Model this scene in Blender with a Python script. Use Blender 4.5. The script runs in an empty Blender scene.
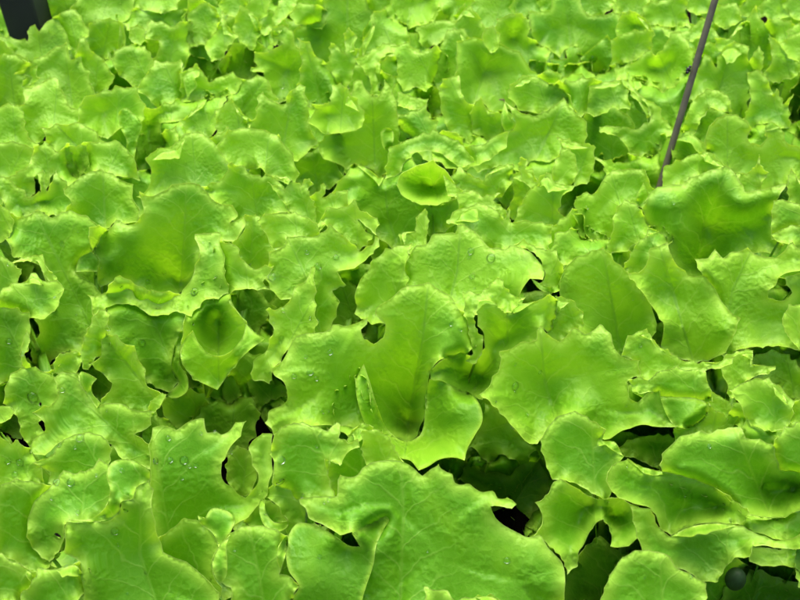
import bpy, math, random
import numpy as np
from mathutils import Vector
from mathutils.geometry import delaunay_2d_cdt
from mathutils.bvhtree import BVHTree

# ------------------------------------------------------------------ scene
scene = bpy.context.scene
COL = scene.collection
random.seed(7)
F = 785.0                       # focal length in photo pixels (800 x 600)
PITCH = math.radians(38.0)
CAM = np.array([0.0, 0.0, 0.45])
FW = np.array([0.0, math.cos(PITCH), -math.sin(PITCH)])
UP = np.array([0.0, math.sin(PITCH), math.cos(PITCH)])
RT = np.array([1.0, 0.0, 0.0])

def ray(x, y):
    x = np.asarray(x, float); y = np.asarray(y, float)
    return ((x - 400) / F)[..., None] * RT - ((y - 300) / F)[..., None] * UP + FW

def at_height(x, y, h):
    d = ray(x, y)
    return CAM + d * ((h - CAM[2]) / d[..., 2])[..., None]

# ------------------------------------------------------------------ leaf data
TILES = {r + str(c): ((c - 1) * 200.0, i * 150.0, 4.0) for i, r in enumerate('ABCD') for c in (1, 2, 3, 4)}
TILES['P'] = (0.0, 0.0, 1.0)
LEAVES = []

def pts(tile, s):
    x0, y0, k = TILES[tile]
    out = []
    for q in s.split():
        v = [float(a) for a in q.split(',')]
        out.append((x0 + v[0] / k, y0 + v[1] / k, v[2] if len(v) > 2 else None))
    return out

def L(tile, outline, t=-8, p=0, h=13.0, b=0.05, r=1.0, roll=0.03, c='', rib='', lips=(), head=None, deep=False, tone=0.0, arch=1.0, cup=1.0, tip=1.0):
    patches = [dict(o=pts(tile, outline), arch=arch, cup=cup, tip=tip, t=t, p=p, b=b, r=r, roll=roll, c=pts(tile, c))]
    for lp in lips:
        d = dict(t=t, p=p, b=0.02, r=r, roll=roll, c='', arch=1, cup=1, tip=0)
        d.update(lp)
        d['o'] = pts(tile, lp['o']); d['c'] = pts(tile, d['c'])
        patches.append(d)
    LEAVES.append(dict(patches=patches, h=(h - ((2 if 'AB'.find(tile[0]) >= 0 else 6) if deep else 0)) / 100, rib=pts(tile, rib), head=head, deep=deep, tone=tone, id=len(LEAVES)))

GROUND = -0.08                  # the soil; the crowns rise about twenty centimetres above it
BOWL = 0.075
ARCH, CUP, RUF, SWELL, CTRL, ROLL, TIP = 0.045, 0.15, 0.06, 0.020, 2.0, 0.095, 0.085
# heads: where each lettuce grows, in photo pixels of its heart
HEADS = dict(
 fl=(110,585), fm=(265,610), fc=(420,620), fr=(655,585), fe=(775,590),
 ml=(70,440), mc=(410,440), mr=(590,425), me=(735,430),
 cl=(180,300), cm=(325,305), cr=(490,300), sr=(625,315), rr=(705,290), ll=(45,290),
 bl=(40,190), bm=(120,190), bn=(225,190), bo=(335,200), bp=(432,205), bq=(545,200), br=(625,205), bs=(730,190),
 ta=(25,125), tb=(95,125), tc=(165,130), td=(275,130), te=(370,140), tf=(480,120), tg=(560,130), th=(650,120), ti=(725,130), tj=(790,110),
 ua=(55,60), ub=(120,55), uc=(180,60), ud=(245,60), ue=(300,75), uf=(345,50), ug=(430,50), uh=(505,50), ui=(575,55), uj=(650,50), uk=(735,50), ul=(790,50))
U = -30   # faces the sky more than the lens
# ---------------------------------------------------------------- deep leaves in the gaps
L('A1','410,380 430,310 480,285 540,320 560,400 480,420', t=10,h=8,deep=True)
L('A1','540,220 560,160 600,140 650,160 650,230 600,250', t=10,h=8,deep=True)
L('A2','30,290 100,220 130,170 180,165 215,200 265,280 240,320 150,345 60,345', t=5,h=9,b=.1,deep=True)
L('A2','280,400 320,360 350,400 330,440', t=5,h=8,deep=True)
L('A3','80,360 130,330 190,370 200,440 130,480 90,440', t=5,h=8,deep=True)
L('A4','660,310 720,290 800,300 860,330 860,480 780,500 720,500 680,420', t=5,h=7,deep=True)
L('A4','-60,440 40,420 130,470 150,560 80,660 -20,690 -80,560', t=-8,h=12,deep=True)
L('A4','720,520 760,530 800,560 860,600 860,520 800,480', t=0,h=7,deep=True)
L('B2','345,10 380,40 470,-10 520,20 560,80 570,125 490,165 430,190 400,150 365,120', t=0,h=9.5,b=.08,deep=True,rib='450,20 470,150')
L('B2','660,300 720,330 800,400 860,380 860,460 780,520 700,460', t=5,h=7,deep=True)
L('B3','-40,200 60,190 90,260 80,340 20,350 -40,330', t=5,h=7,deep=True)
L('B3','590,130 680,100 800,140 790,200 740,260 660,280 620,230', t=5,h=7,deep=True)
L('B3','400,140 420,80 455,90 460,200 420,240 390,190', t=5,h=8,deep=True)
L('B4','-20,30 90,50 160,30 235,-20 240,160 180,190 120,140 60,110', t=-5,h=11,deep=True)
L('B4','30,390 100,380 140,420 110,470 60,450', t=0,h=7,deep=True)
L('C1','340,300 400,230 460,260 460,390 420,400 370,380', t=0,h=6,deep=True)
L('C1','640,400 700,385 755,360 820,380 860,480 800,530 740,535 690,500 660,470', t=0,h=7,b=.08,deep=True)
L('C1','-30,300 40,320 60,400 100,480 90,560 -30,540', t=0,h=4,deep=True)
L('C2','185,330 230,290 300,310 350,350 355,385 290,400 240,440 222,470 210,400', t=-5,h=5,b=.08,deep=True)
L('C2','-20,470 60,400 110,400 180,385 210,385 226,420 225,510 200,570 140,620 60,640 -20,620', t=-5,h=5.5,b=.06,deep=True)
L('C2','100,310 130,300 170,380 110,420 90,380', t=0,h=5,deep=True)
L('C2','590,480 700,520 770,560 780,680 690,720 600,640', t=0,h=6,deep=True)
L('C3','340,410 385,430 450,510 500,562 550,578 610,590 580,640 545,605 510,625 520,700 495,690 460,640 430,625 395,620 360,662 310,610 285,590 268,600 300,540 328,470', t=-5,h=8.5,b=.04,deep=True,rib='355,470 300,570')
L('D3','232,120 260,70 300,62 345,95 390,85 440,100 480,60 520,40 570,60 600,120 580,200 545,240 490,330 440,330 370,250 330,170 270,140', t=-12,h=2.5,b=.03,tone=-.3,deep=True,rib='560,60 470,200 420,300')  # lowered tone paints the shade of the hollow into this leaf
L('D3','720,410 800,340 870,400 960,330 1020,400 1060,440 980,520 900,640 640,680 668,500', t=-5,h=7,deep=True)
L('D4','60,0 120,-40 250,-60 330,-40 320,20 240,80 215,70 150,40 100,20', t=0,h=8,deep=True)
L('D4','480,600 500,545 560,520 600,480 650,480 690,500 760,520 860,540 860,660 470,660', t=-12,h=5,b=.03,deep=True,rib='650,490 600,640')
L('C4','600,230 680,205 740,215 800,270 860,300 860,440 800,405 750,410 700,350 640,330 590,330 590,280', t=0,h=6.5,b=.06,deep=True)
L('C4','415,300 460,280 520,310 535,380 520,400 525,450 480,430 440,380', t=-5,h=5.5,deep=True)
L('D2','170,290 200,240 250,190 330,230 350,290 300,340 220,320', t=0,h=6,deep=True)
L('D2','110,20 150,-20 200,10 230,100 200,180 150,190 110,130', t=-5,h=6,deep=True,rib='185,40 170,170')
# ---------------------------------------------------------------- row A, far
for s in ('-20,20 20,-10 60,10 110,-20 150,20 130,70 80,80 30,60','260,20 320,-10 400,-30 480,-10 485,50 440,90 380,110 330,100 290,50','450,30 480,-20 560,-30 600,10 590,50 540,60 480,70',
          '560,10 620,-40 700,-30 690,30 640,60 590,50','690,10 740,-40 800,-20 860,0 800,60 740,60'):
    L('A3',s,t=-14,h=13)
for s in ('60,0 120,-30 190,-5 185,55 130,60 90,50','460,20 520,-20 580,-10 560,60 500,80 450,70','560,40 610,-20 680,-20 660,50 620,80','640,30 700,-20 760,-10 750,60 690,80','740,20 790,-20 860,0 860,80 780,70','330,20 370,-30 430,-20 440,40 390,50',
          '640,120 690,85 760,95 800,140 760,180 690,170','755,130 800,100 860,120 860,230 800,210','470,30 540,20 560,80 500,110 465,90'):
    L('A4',s,t=-12,h=12.5)
for s in ('-20,40 30,-30 80,0 100,50 60,100 0,110','80,20 130,-30 190,0 180,50 120,60','180,40 230,-30 280,-10 260,60 220,80','370,20 400,-30 470,-20 500,40 450,90 400,60','650,40 690,-30 760,-20 800,30 760,90 690,80'):
    L('A2',s,t=-12,h=12.5)
L('A1','165,80 200,25 170,0 180,-40 330,-40 320,30 250,70',t=-10,h=13)
L('A1','690,60 740,-20 800,-40 860,10 830,80 760,100',t=-12,h=12)
L('A1','490,60 560,40 690,45 750,40 770,90 690,120 600,115 530,110',t=15,h=12)
L('A1','500,12 560,28 640,45 690,32 700,-25 600,-40 500,-30',t=-30,h=13.5)
L('A1','300,60 330,0 380,-20 500,-20 515,35 485,80 440,95 370,95 340,145 310,110',t=-18,h=13,b=.12)
L('A1','345,150 380,100 430,88 480,100 490,170 468,215 400,232 365,212',t=6,h=11.5,rib='440,95 410,220')
L('A1','205,130 220,90 260,60 300,55 330,105 345,145 320,160 300,240 280,250 262,190 235,180',t=-15,h=13)
L('A1','15,145 50,150 112,165 118,115 140,108 152,130 180,95 215,88 240,130 260,190 225,215 160,245 130,262 100,230 55,212 45,190 0,175',t=-15,h=12)
L('A1','-30,180 10,170 55,212 100,235 110,265 60,245 20,255 -30,260',t=-5,h=11)
L('A1','740,310 755,200 745,120 760,30 800,20 860,60 880,200 850,280 820,330 785,362',t=-10,h=13,rib='800,40 800,330')
L('A1','590,165 600,112 640,103 690,122 745,95 755,150 740,200 725,260 700,305 640,285 600,290 585,240 640,215 638,165',t=-14,h=13)
L('A1','315,232 325,170 345,165 370,215 400,235 420,262 445,305 410,362 370,372 350,330 320,280',t=-5,h=12.5)
L('A1','-30,250 60,240 108,268 90,300 112,340 100,395 60,425 0,450 -30,450',t=0,h=11,b=.1)
L('A1','90,300 150,262 200,225 262,190 278,250 310,240 330,300 350,340 360,385 335,445 280,435 240,380 215,330 170,350 110,345 130,310',t=-10,h=12.5,rib='260,200 290,430',b=.1)
L('A1','462,240 480,205 540,186 590,215 600,250 590,320 552,350 500,305 470,272',t=-12,h=13.2)
L('A1','520,150 525,115 550,105 575,120 575,160 550,180',t=-15,h=13.8)
L('A1','560,360 600,300 632,258 680,265 715,255 722,310 750,360 790,372 740,402 680,407 640,425 600,380',t=-14,h=13.5)
L('A1','75,430 112,420 112,378 170,348 215,328 240,370 265,425 335,462 332,510 300,522 240,500 200,522 150,565 100,545 75,490',t=-18,h=13)
L('A1','545,370 560,400 600,440 650,432 720,405 800,383 860,400 840,440 720,485 650,490 655,560 650,650 570,650 560,500',t=0,h=12.5,b=.14,c='600,500,-14')
L('A1','-30,450 70,438 90,490 100,540 140,572 100,600 50,585 0,600 -30,610',t=-12,h=12)
L('A1','335,432 360,393 420,380 485,364 532,372 545,402 560,470 530,500 480,505 435,542 390,525 343,500',t=-18,h=13.2,b=.13,c='420,460,-9',
  lips=(dict(o='484,440 500,432 540,460 566,490 550,560 535,640 510,700 490,690 502,620 505,560 480,505',t=-5),))
L('A1','375,530 400,560 440,590 430,605 480,660 440,690 360,690 340,600',t=6,h=11)
L('A1','195,525 240,518 330,510 372,535 385,560 425,600 480,650 440,680 360,690 290,640 225,590',t=-5,h=12.5,rib='250,525 360,640')
# A2
L('A2','25,150 60,130 90,68 110,120 140,150 102,190 92,222 50,232 30,190',t=-14,h=13)
L('A2','-40,60 20,20 70,70 50,130 20,160 -40,180',t=-10,h=12.5)
L('A2','140,112 165,40 190,50 240,102 235,130 220,160 212,192 170,160',t=-12,h=13)
L('A2','245,112 290,92 300,50 330,-10 385,-10 365,38 312,92 268,132',t=-30,h=13)
L('A2','370,60 400,20 480,30 505,60 480,110 420,100 390,90',t=-25,h=12.8)
L('A2','420,110 500,90 500,60 510,0 560,-40 640,-40 655,50 690,68 708,48 690,110 650,170 620,220 600,240 540,260 490,240 440,190 400,170 395,130',t=-8,h=13.5,rib='590,0 590,220')
L('A2','650,200 690,110 700,60 760,60 810,120 830,190 740,190 690,215 650,240',t=-8,h=12.5)
L('A2','230,212 300,205 328,186 295,168 290,128 330,120 362,140 372,190 405,212 416,290 400,330 370,382 300,380 270,330 262,285 228,275 240,262',t=-10,h=13.5,b=.13,c='360,280,-14')
L('A2','404,180 440,190 470,240 512,268 545,300 562,345 520,402 450,425 415,380 402,340 415,290',t=-6,h=13,rib='430,200 480,400')
L('A2','500,250 528,240 530,178 560,196 580,214 574,150 592,128 610,150 612,200 624,203 610,270 592,320 560,347 545,300',t=-8,h=13.5)
L('A2','635,238 690,215 735,188 800,195 860,205 850,240 800,215 740,222 715,260 722,352 700,362 685,300',t=-20,h=12.5)
L('A2','125,390 170,340 240,316 266,332 280,372 302,395 262,440 215,485 160,450',t=-3,h=12.5,rib='250,325 170,440')
L('A2','-60,480 0,420 30,380 62,388 97,363 90,412 72,450 70,500 30,540 -40,520',t=-14,h=13)
L('A2','70,450 100,430 128,405 150,440 205,490 190,530 140,560 80,540',t=-14,h=13)
L('A2','-60,300 0,270 40,330 80,310 120,295 150,330 130,370 90,380 30,390 -50,400',t=-10,h=12.5)
L('A2','212,490 240,460 248,400 262,380 300,425 340,420 350,380 386,358 415,410 420,480 440,560 380,620 300,610 230,540',t=-10,h=13.3,rib='370,380 330,600')
L('A2','145,565 200,530 230,530 280,562 302,540 330,610 300,650 160,630',t=-16,h=13)
L('A2','-40,560 60,550 105,520 125,560 130,620 60,640 -40,640',t=-12,h=13)
# A3
L('A3','-30,60 0,-30 220,-40 262,10 255,58 215,87 182,75 150,33 130,75 90,95 40,97 0,80',t=-12,h=13.5,b=.16,c='120,10,-14')
L('A3','90,108 180,85 220,90 265,38 300,70 328,130 312,165 255,185 210,140 150,172 110,182',t=-5,h=13)
L('A3','-20,200 40,185 70,220 140,200 167,235 172,280 130,320 100,352 60,338 20,350 5,310 0,250',t=-12,h=13.3)
L('A3','170,200 190,140 240,135 285,182 302,230 255,250 245,330 190,370 140,320 165,250',t=-8,h=13.4)
L('A3','405,95 440,78 490,73 517,110 510,150 590,200 565,245 562,292 530,302 480,245 440,215 400,140',t=-6,h=13.3,b=.1,c='450,155,-16 480,130,-10')
L('A3','250,192 310,180 360,190 420,210 470,240 502,290 535,312 480,342 450,392 435,455 380,447 345,405 325,392 300,425 262,402 245,350 250,280',t=-10,h=13.5,b=.14,c='340,300,-7',rib='360,200 300,410')
L('A3','332,150 345,120 370,113 395,140 388,190 365,205 345,180',t=-5,h=13.8)
L('A3','180,335 240,320 250,405 302,432 300,500 272,557 212,522 175,430',t=-6,h=13.2)
L('A3','512,45 560,45 600,40 612,0 660,-30 720,-10 740,45 775,65 800,60 870,50 905,120 870,200 840,290 790,300 740,270 720,230 700,185 660,200 640,235 600,200 550,190 532,150 520,100',t=-6,h=13.6,rib='660,0 690,220',b=.08,
  lips=(dict(o='600,232 640,238 668,232 663,195 690,180 722,200 715,260 680,302 640,318 612,280',t=-8,b=.06),
        dict(o='720,232 770,190 830,140 862,200 845,270 800,300 750,282',t=-14)))
L('A3','300,435 330,400 345,440 380,452 440,462 410,530 350,550 300,520',t=10,h=11.5,b=.1)
L('A3','540,320 565,300 592,283 640,303 622,350 600,362 570,335',t=-10,h=13.5)
L('A3','612,340 650,335 700,330 745,320 790,330 797,380 755,430 712,457 670,420 640,372',t=-14,h=13.5,b=-.02)
L('A3','0,372 50,390 100,400 97,432 40,432 0,420',t=-25,h=13)
L('A3','450,385 455,350 490,322 530,314 590,340 640,370 655,400 600,430 540,440 500,432',t=-12,h=13.2,b=.1)
L('A3','420,405 470,440 520,462 560,455 600,432 655,390 690,440 748,485 745,550 720,620 690,640 640,620 600,650 520,640 500,690 420,675 380,670 310,690 268,648 330,590 405,560 415,525 455,525 460,490',t=-8,h=13.5,rib='660,400 560,600',b=.08,
  lips=(dict(o='420,405 440,470 462,492 450,520 420,528 408,500 405,470',t=-8),))
L('A3','5,470 60,460 100,433 112,480 145,490 130,540 135,620 90,620 60,570 10,555',t=-12,h=13.3)
L('A3','140,562 190,528 240,540 262,582 310,580 380,540 412,535 402,570 300,650 220,660 150,620',t=-18,h=12.8,b=.1)
# A4
L('A4','180,65 200,15 250,10 310,-10 345,0 332,50 352,95 262,98 200,85',t=-10,h=13)
L('A4','250,98 290,120 340,125 400,83 422,80 402,140 340,162 290,150',t=-28,h=13.2)
L('A4','95,58 140,55 190,100 202,132 150,140 90,150 70,120',t=-6,h=13,b=.14,c='140,100,-10')
L('A4','55,165 100,142 200,130 192,200 130,235 60,245',t=8,h=12)
L('A4','472,152 520,155 560,100 590,97 592,150 575,225 540,195 500,205 475,180',t=-4,h=13,b=.1)
L('A4','580,112 600,80 622,45 640,90 680,150 690,240 672,276 640,275 630,230 590,250 572,200',t=-3,h=13.2)
L('A4','578,285 600,245 632,195 643,210 640,296',t=-12,h=13.4)
L('A4','685,155 720,182 772,178 762,235 800,250 782,292 700,318 660,290 695,250',t=-5,h=12.8)
L('A4','730,180 770,150 860,140 860,240 800,240 770,230',t=-10,h=12.8)
L('A4','130,305 200,325 260,342 340,300 345,340 330,420 290,510 240,490 180,420 140,370',t=6,h=12.5)
L('A4','85,268 125,262 200,208 225,225 258,190 270,150 310,148 342,200 352,260 332,290 300,322 260,343 200,328 140,312 92,312',t=-14,h=13.6,b=.13,c='220,270,-12 280,240,-10')
L('A4','365,380 400,300 430,238 455,245 470,280 490,220 530,190 567,215 585,270 600,300 602,350 575,400 592,470 582,505 520,460 505,410 475,378 430,370 390,400 350,470',t=-5,h=13.3,rib='530,200 470,380')
L('A4','600,310 640,300 677,340 682,388 702,362 722,415 757,380 742,432 747,500 700,490 650,480 610,502 590,470 612,400',t=-6,h=13.2)
L('A4','338,535 350,480 390,400 430,372 478,380 508,412 505,450 480,450 440,435 410,470 390,520 350,560',t=-12,h=13.2,b=.03)
L('A4','-30,352 40,335 90,332 100,380 108,432 50,425 0,452 -40,445',t=-12,h=13.2)
L('A4','440,500 470,472 520,455 580,480 612,515 588,545 602,572 640,580 668,550 660,512 682,488 722,510 740,560 790,590 860,580 860,710 800,730 770,690 740,745 640,770 560,710 480,670 420,620',t=-3,h=13.6,b=.08,rib='510,460 510,640')
L('A4','90,335 130,365 180,410 222,435 238,480 310,520 250,540 222,590 205,602 150,600 120,580 92,545 30,522 22,502 90,500 140,510 190,490 195,450 150,400 112,372',t=-12,h=13.6,b=.03,c='160,480,-14')
L('A4','315,560 335,528 350,560 348,595 318,595',t=0,h=12)
# ---------------------------------------------------------------- row B
L('B1','-30,-10 60,-20 120,0 130,50 85,95 40,110 -30,100',t=-6,h=11.5,b=.1)
L('B1','300,50 345,-20 470,-20 520,40 535,110 450,95 400,82 340,95',t=-4,h=12.5)
L('B1','85,92 130,52 140,0 190,-8 215,20 260,-5 272,40 302,110 270,140 240,140 205,95 180,162 145,98 150,160 115,186 60,145 20,110',t=-6,h=13.2)
L('B1','265,0 340,-10 352,60 310,105 290,90',t=8,h=11.5)
L('B1','-30,110 20,110 60,130 110,185 160,172 142,105 165,95 178,165 208,95 240,140 258,158 290,205 262,245 200,247 150,238 90,264 50,245 28,200 0,168 -30,165',t=-20,h=12.8,b=.12,c='180,210,-10')
L('B1','252,155 290,130 330,100 400,82 450,95 490,122 535,135 530,180 562,240 550,282 500,297 465,285 420,322 400,400 340,450 250,460 230,330 260,245 285,212',t=-4,h=13.2,rib='412,90 420,320')
L('B1','20,245 90,266 150,240 210,268 280,238 330,260 400,300 380,400 300,490 380,540 420,620 400,700 340,750 332,830 300,812 230,822 190,865 150,872 126,835 125,790 160,730 140,660 180,560 170,470 100,440 50,420 20,330',t=-4,h=12.6,b=.02,rib='170,310 330,640')
L('B1','-30,228 10,235 47,282 42,320 10,357 -30,370',t=-6,h=12.8,b=.12)
L('B1','-30,440 10,440 50,465 75,497 50,545 5,588 -30,600',t=-4,h=12)
L('B1','55,460 110,438 170,428 182,470 217,505 203,535 170,540 150,525 190,520 175,500 150,450 110,452',t=-10,h=13)
L('B1','-30,610 10,580 50,548 95,537 135,512 172,540 207,528 235,560 200,640 150,662 118,662 60,663 0,652 -30,650',t=-26,h=12.8)
L('B1','360,315 400,312 427,325 402,372 375,402 363,370',t=-10,h=13)
# B2
L('B2','-220,170 -190,150 -172,92 -190,40 -150,10 -100,0 -60,-40 0,-45 50,0 90,50 130,95 112,130 70,180 0,165 -50,142 -100,150 -150,172',t=-14,h=13.3)
L('B2','95,-10 130,-60 200,-70 300,-40 345,20 372,90 352,127 300,112 275,105 240,65 170,75 125,45',t=-14,h=13.3)
L('B2','40,155 100,130 140,70 185,100 240,125 250,108 292,128 322,180 345,220 312,240 262,265 245,302 200,277 185,280 160,320 140,260 100,220',t=-3,h=12.8)
L('B2','520,205 540,150 580,100 618,52 680,80 720,112 760,70 780,10 830,20 880,80 900,200 890,320 850,380 780,410 740,370 690,330 688,270 640,250 610,215 575,230',t=2,h=13,b=.08,rib='740,140 750,260 790,380')
L('A2','468,590 500,545 560,520 632,490 642,440 605,400 612,330 648,322 678,378 705,390 727,370 737,316 772,372 790,440 800,500 860,560 850,630 790,645 762,690 720,716 685,680 640,660 600,675 540,652 490,635',t=-2,h=13.4,rib='690,400 700,660',
  lips=(dict(o='725,560 728,520 748,510 768,520 772,570 760,605 738,595',t=-8),))
L('A2','450,480 470,440 455,415 500,420 525,410 530,360 560,350 592,385 605,400 640,450 632,492 610,510 560,517 510,523 475,500',t=-16,h=13.6,b=.14,c='510,450,-10')
L('B2','430,195 480,172 495,148 507,155 490,195 550,172 577,168 577,230 520,245 500,290 465,325 448,300 452,225',t=-8,h=13)
L('B2','463,330 500,280 520,240 580,242 614,213 640,255 692,275 687,335 660,312 625,282 672,345 640,378 600,370 540,320 515,300',t=-6,h=13.2)
L('B2','293,138 340,162 372,132 300,115 355,122 402,150 410,128 432,124 442,145 422,165 440,200 452,270 435,307 415,280 370,242 330,190',t=-12,h=13.6)
L('B2','140,370 180,332 188,278 222,278 245,302 270,340 318,375 280,410 270,468 210,470 170,442 148,400',t=2,h=12.2,rib='215,285 200,460')
L('B2','248,290 268,265 340,262 410,275 452,310 465,352 345,352 345,380 300,385 275,335',t=-8,h=13.2)
L('B2','268,470 280,412 345,378 347,345 420,345 478,340 518,298 560,330 605,370 640,405 690,380 700,345 720,350 716,375 690,412 640,460 600,478 548,486 582,540 530,562 560,610 490,760 430,790 400,700 438,515 375,602 310,587 280,545 258,510',t=-8,h=13.6,b=.04,rib='400,455 430,520 470,680')
L('C2','285,300 240,290 220,270 240,222 282,180 297,130 275,58 330,50 368,0 436,-82 440,20 440,130 390,152 350,192 310,240',t=-14,h=13)
# B1 cup
L('B1','560,170 600,182 650,165 700,138 750,128 800,135 840,185 880,212 932,218 946,242 940,272 918,292 978,262 982,290 950,350 910,367 860,362 800,365 800,440 790,480 745,545 700,585 650,597 600,592 560,572 520,540 470,530 400,552 388,490 395,440 370,403 420,330 465,283 500,297 550,285 577,250 565,210',
  t=4,p=16,h=14,b=.0,tip=.3,arch=.7,cup=.5,rib='745,132 738,350 720,580',c='740,545,-18 660,545,-12 430,460,8 480,330,6 930,300,4',
  lips=(dict(o='300,487 320,432 370,404 396,440 390,487 350,486',t=-10),))
L('B1','425,655 430,540 480,500 600,560 700,570 790,600 810,680 790,740 720,725 697,800 690,880 710,930 690,965 670,968 600,935 570,940 563,890 540,845 490,815 470,790 440,765 427,725',t=0,h=11.5,b=.03,rib='560,560 700,880',
  lips=(dict(o='720,722 745,724 732,770 717,850 752,920 750,962 722,986 680,989 668,978 690,958 714,930 690,880 697,820',t=-10,b=.05),))
L('C2','-75,200 -60,60 0,-60 60,-90 110,-70 122,-20 128,10 160,58 190,100 220,130 260,155 185,212 132,272 70,360 30,342 0,327 -60,272 -78,222',t=0,h=13,b=.06,arch=0,cup=0.5,tip=0,c='70,60,-40 75,160,-36',rib='75,-60 75,210',
  lips=(dict(o='0,180 40,217 75,224 112,213 150,176 178,130 181,95 150,50 115,0 122,-20 128,10 160,58,6 190,100,10 220,130,14 260,155,16 185,212,16 132,272,16 70,360,14 30,342,10 0,327,10 -60,272,6 -78,222,6 -62,160 -30,122',t=-18,b=-.01,r=.5),))
L('B2','55,385 100,385 148,395 172,450 212,476 272,465 256,500 230,522 272,550 200,545 100,565 72,582 70,490 52,430',t=-14,h=12.8,b=.08)
L('B1','410,578 470,568 535,555 600,598 650,600 705,575 750,515 775,440 765,372 800,364 836,372 862,440 865,500 878,572 815,590 780,603 755,650 700,633 620,648 560,612 490,612 425,650',t=-26,h=12.6,b=-.02,r=.6)
# B3
L('B3','640,-40 700,-20 765,-10 767,60 742,122 700,122 683,60',t=-8,h=12.8,b=.1)
L('B3','230,-10 270,45 250,55 200,52 170,25 120,10 60,20 0,95 -30,100 -20,0 40,-30 140,-60',t=-8,h=12.8,b=.05)
L('B3','218,122 250,78 292,102 330,122 380,75 432,65 432,110 402,165 350,187 290,170 230,155',t=0,h=12.2)
L('B3','448,110 520,90 545,150 500,190 470,270 430,240 455,190',t=4,h=11.5)
L('B3','490,60 503,38 522,45 515,80 540,117 602,130 606,70 635,8 662,5 687,55 683,115 655,142 610,142 560,152 530,142 500,100',t=-10,h=13.4)
L('B3','470,287 490,240 528,165 545,150 585,108 622,145 685,153 640,192 620,235 662,270 640,302 560,310 500,300',t=-10,h=13.2,b=.03)
L('B3','60,205 100,212 180,205 250,180 240,265 210,292 130,325 100,305 88,250',t=6,h=12)
L('B3','3,140 20,102 60,80 120,63 165,85 192,117 202,160 180,197 130,209 70,201 24,175',t=-22,h=13.6,b=.2,r=.3,tip=0,arch=0,cup=0,c='60,140,-26 125,105,-30 170,145,-26 125,185,-20 125,150,-75')
L('B3','180,110 230,150 250,165 235,185 195,180',t=-25,h=13)
L('B3','8,335 65,325 63,280 97,247 107,300 102,330 100,378 40,402 18,380',t=-10,h=12.6)
L('B3','243,180 300,168 330,192 392,180 368,205 405,235 422,275 400,277 370,242 310,240 255,252 248,210',t=-12,h=13.4)
L('B3','540,330 640,300 688,255 732,258 740,330 795,380 790,420 700,440 650,475 600,430 550,390',t=-8,h=12.8)
L('B3','650,340 760,330 830,370 830,440 760,480 700,440 640,470 620,400',t=-12,h=12.5)
L('B3','222,288 250,253 310,238 370,240 402,265 412,282 430,248 435,290 500,288 577,300 572,342 558,388 510,380 470,385 410,395 358,385 330,350 300,322 262,302 228,300',t=-16,h=13.4,c='345,275,6')
L('B4','-70,190 -50,175 -20,182 0,160 25,115 90,95 160,96 173,132 194,185 150,232 100,215 70,270 55,325 20,337 -60,335 -70,250',t=-8,h=13.3)
L('B3','25,440 58,390 100,376 140,340 190,330 222,338 228,298 262,305 300,325 342,370 362,390 410,396 470,385 530,415 562,450 580,500 572,522 520,515 490,560 470,592 445,640 400,645 330,650 265,662 240,655 185,612 130,598 50,622 20,570 0,490',t=-22,h=13.8,b=-.03,rib='240,320 230,480 200,600',c='230,320,2 200,600,-4')
L('B2','640,575 655,522 685,490 690,463 742,425 787,406 830,400 812,480 822,560 870,615 830,650 760,670 660,655',t=-10,h=13)
L('B3','473,392 508,378 560,405 617,413 640,470 685,518 660,530 600,548 540,520 577,517 576,470 552,430 512,405',t=-12,h=13.5,lips=(dict(o='525,515 600,548 667,518 642,560 600,572 560,558',t=-40),))
# B4
L('B4','300,150 300,-40 360,-60 420,0 440,40 410,80 340,110',t=0,h=11)
L('B4','270,135 272,70 330,45 400,18 432,18 452,40 492,70 440,82 390,102 332,133',t=-16,h=13)
L('B4','543,92 590,97 625,60 632,30 642,75 664,92 640,140 642,168 560,170 555,130',t=-10,h=13.4)
L('B4','758,165 770,82 795,120 860,140 860,230 800,215 765,200',t=-8,h=13.2)
L('B4','38,388 60,320 65,270 100,215 140,235 175,278 197,310 170,348 130,372 100,392',t=-8,h=13.2)
L('B4','103,467 132,420 150,380 190,350 192,316 240,325 272,350 275,375 225,400 190,470 150,492',t=-10,h=13)
L('B4','172,240 190,190 227,145 272,140 330,133 390,100 460,74 520,76 550,102 560,130 580,165 640,158 690,145 742,140 712,200 690,235 712,260 702,340 740,380 700,420 600,410 540,440 500,480 440,520 385,520 330,500 285,430 270,350 215,322 190,292',
  t=2,h=14,b=.05,rib='500,110 415,300 385,495',tip=.4,cup=.5,c='300,220,10 340,330,6 425,300,-14 390,470,-20 560,210,8 620,300,-4 700,180,8 480,110,4')
L('B4','705,213 722,210 800,228 870,235 870,315 800,300 740,322 698,347 696,300',t=-14,h=13)
L('B4','698,345 740,322 870,308 870,450 800,412 772,372 730,372',t=-6,h=12)
L('P','560,300 563,271 575,258 590,252 603,247 612,258 628,272 642,290 654,312 657,332 645,345 634,360 610,360 595,345 578,330',t=2,h=13,b=.05,rib='603,250 620,350')
L('B4','378,435 430,430 460,393 492,430 530,412 592,388 612,408 700,430 740,398 772,368 805,405 870,440 870,472 800,485 735,500 712,512 702,545 678,562 672,592 700,602 742,595 767,570 760,550 742,540 739,506 800,490 870,482 870,770 805,800 770,798 740,790 640,788 560,800 500,830 450,800 480,700 430,590 412,510 390,470',
  t=-8,h=13.5,b=.02,rib='600,410 530,560 500,740')
L('C4','817,28 760,36 736,80 745,122 782,172 817,205',t=-8,h=13.2)
L('C4','430,360 480,392 515,410 532,455 520,482 470,482 430,440',t=-8,h=8)
L('C4','498,270 510,235 560,218 610,213 607,260 640,265 682,268 662,296 622,302 575,330 560,362 530,380 520,330',t=-10,h=10)
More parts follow.
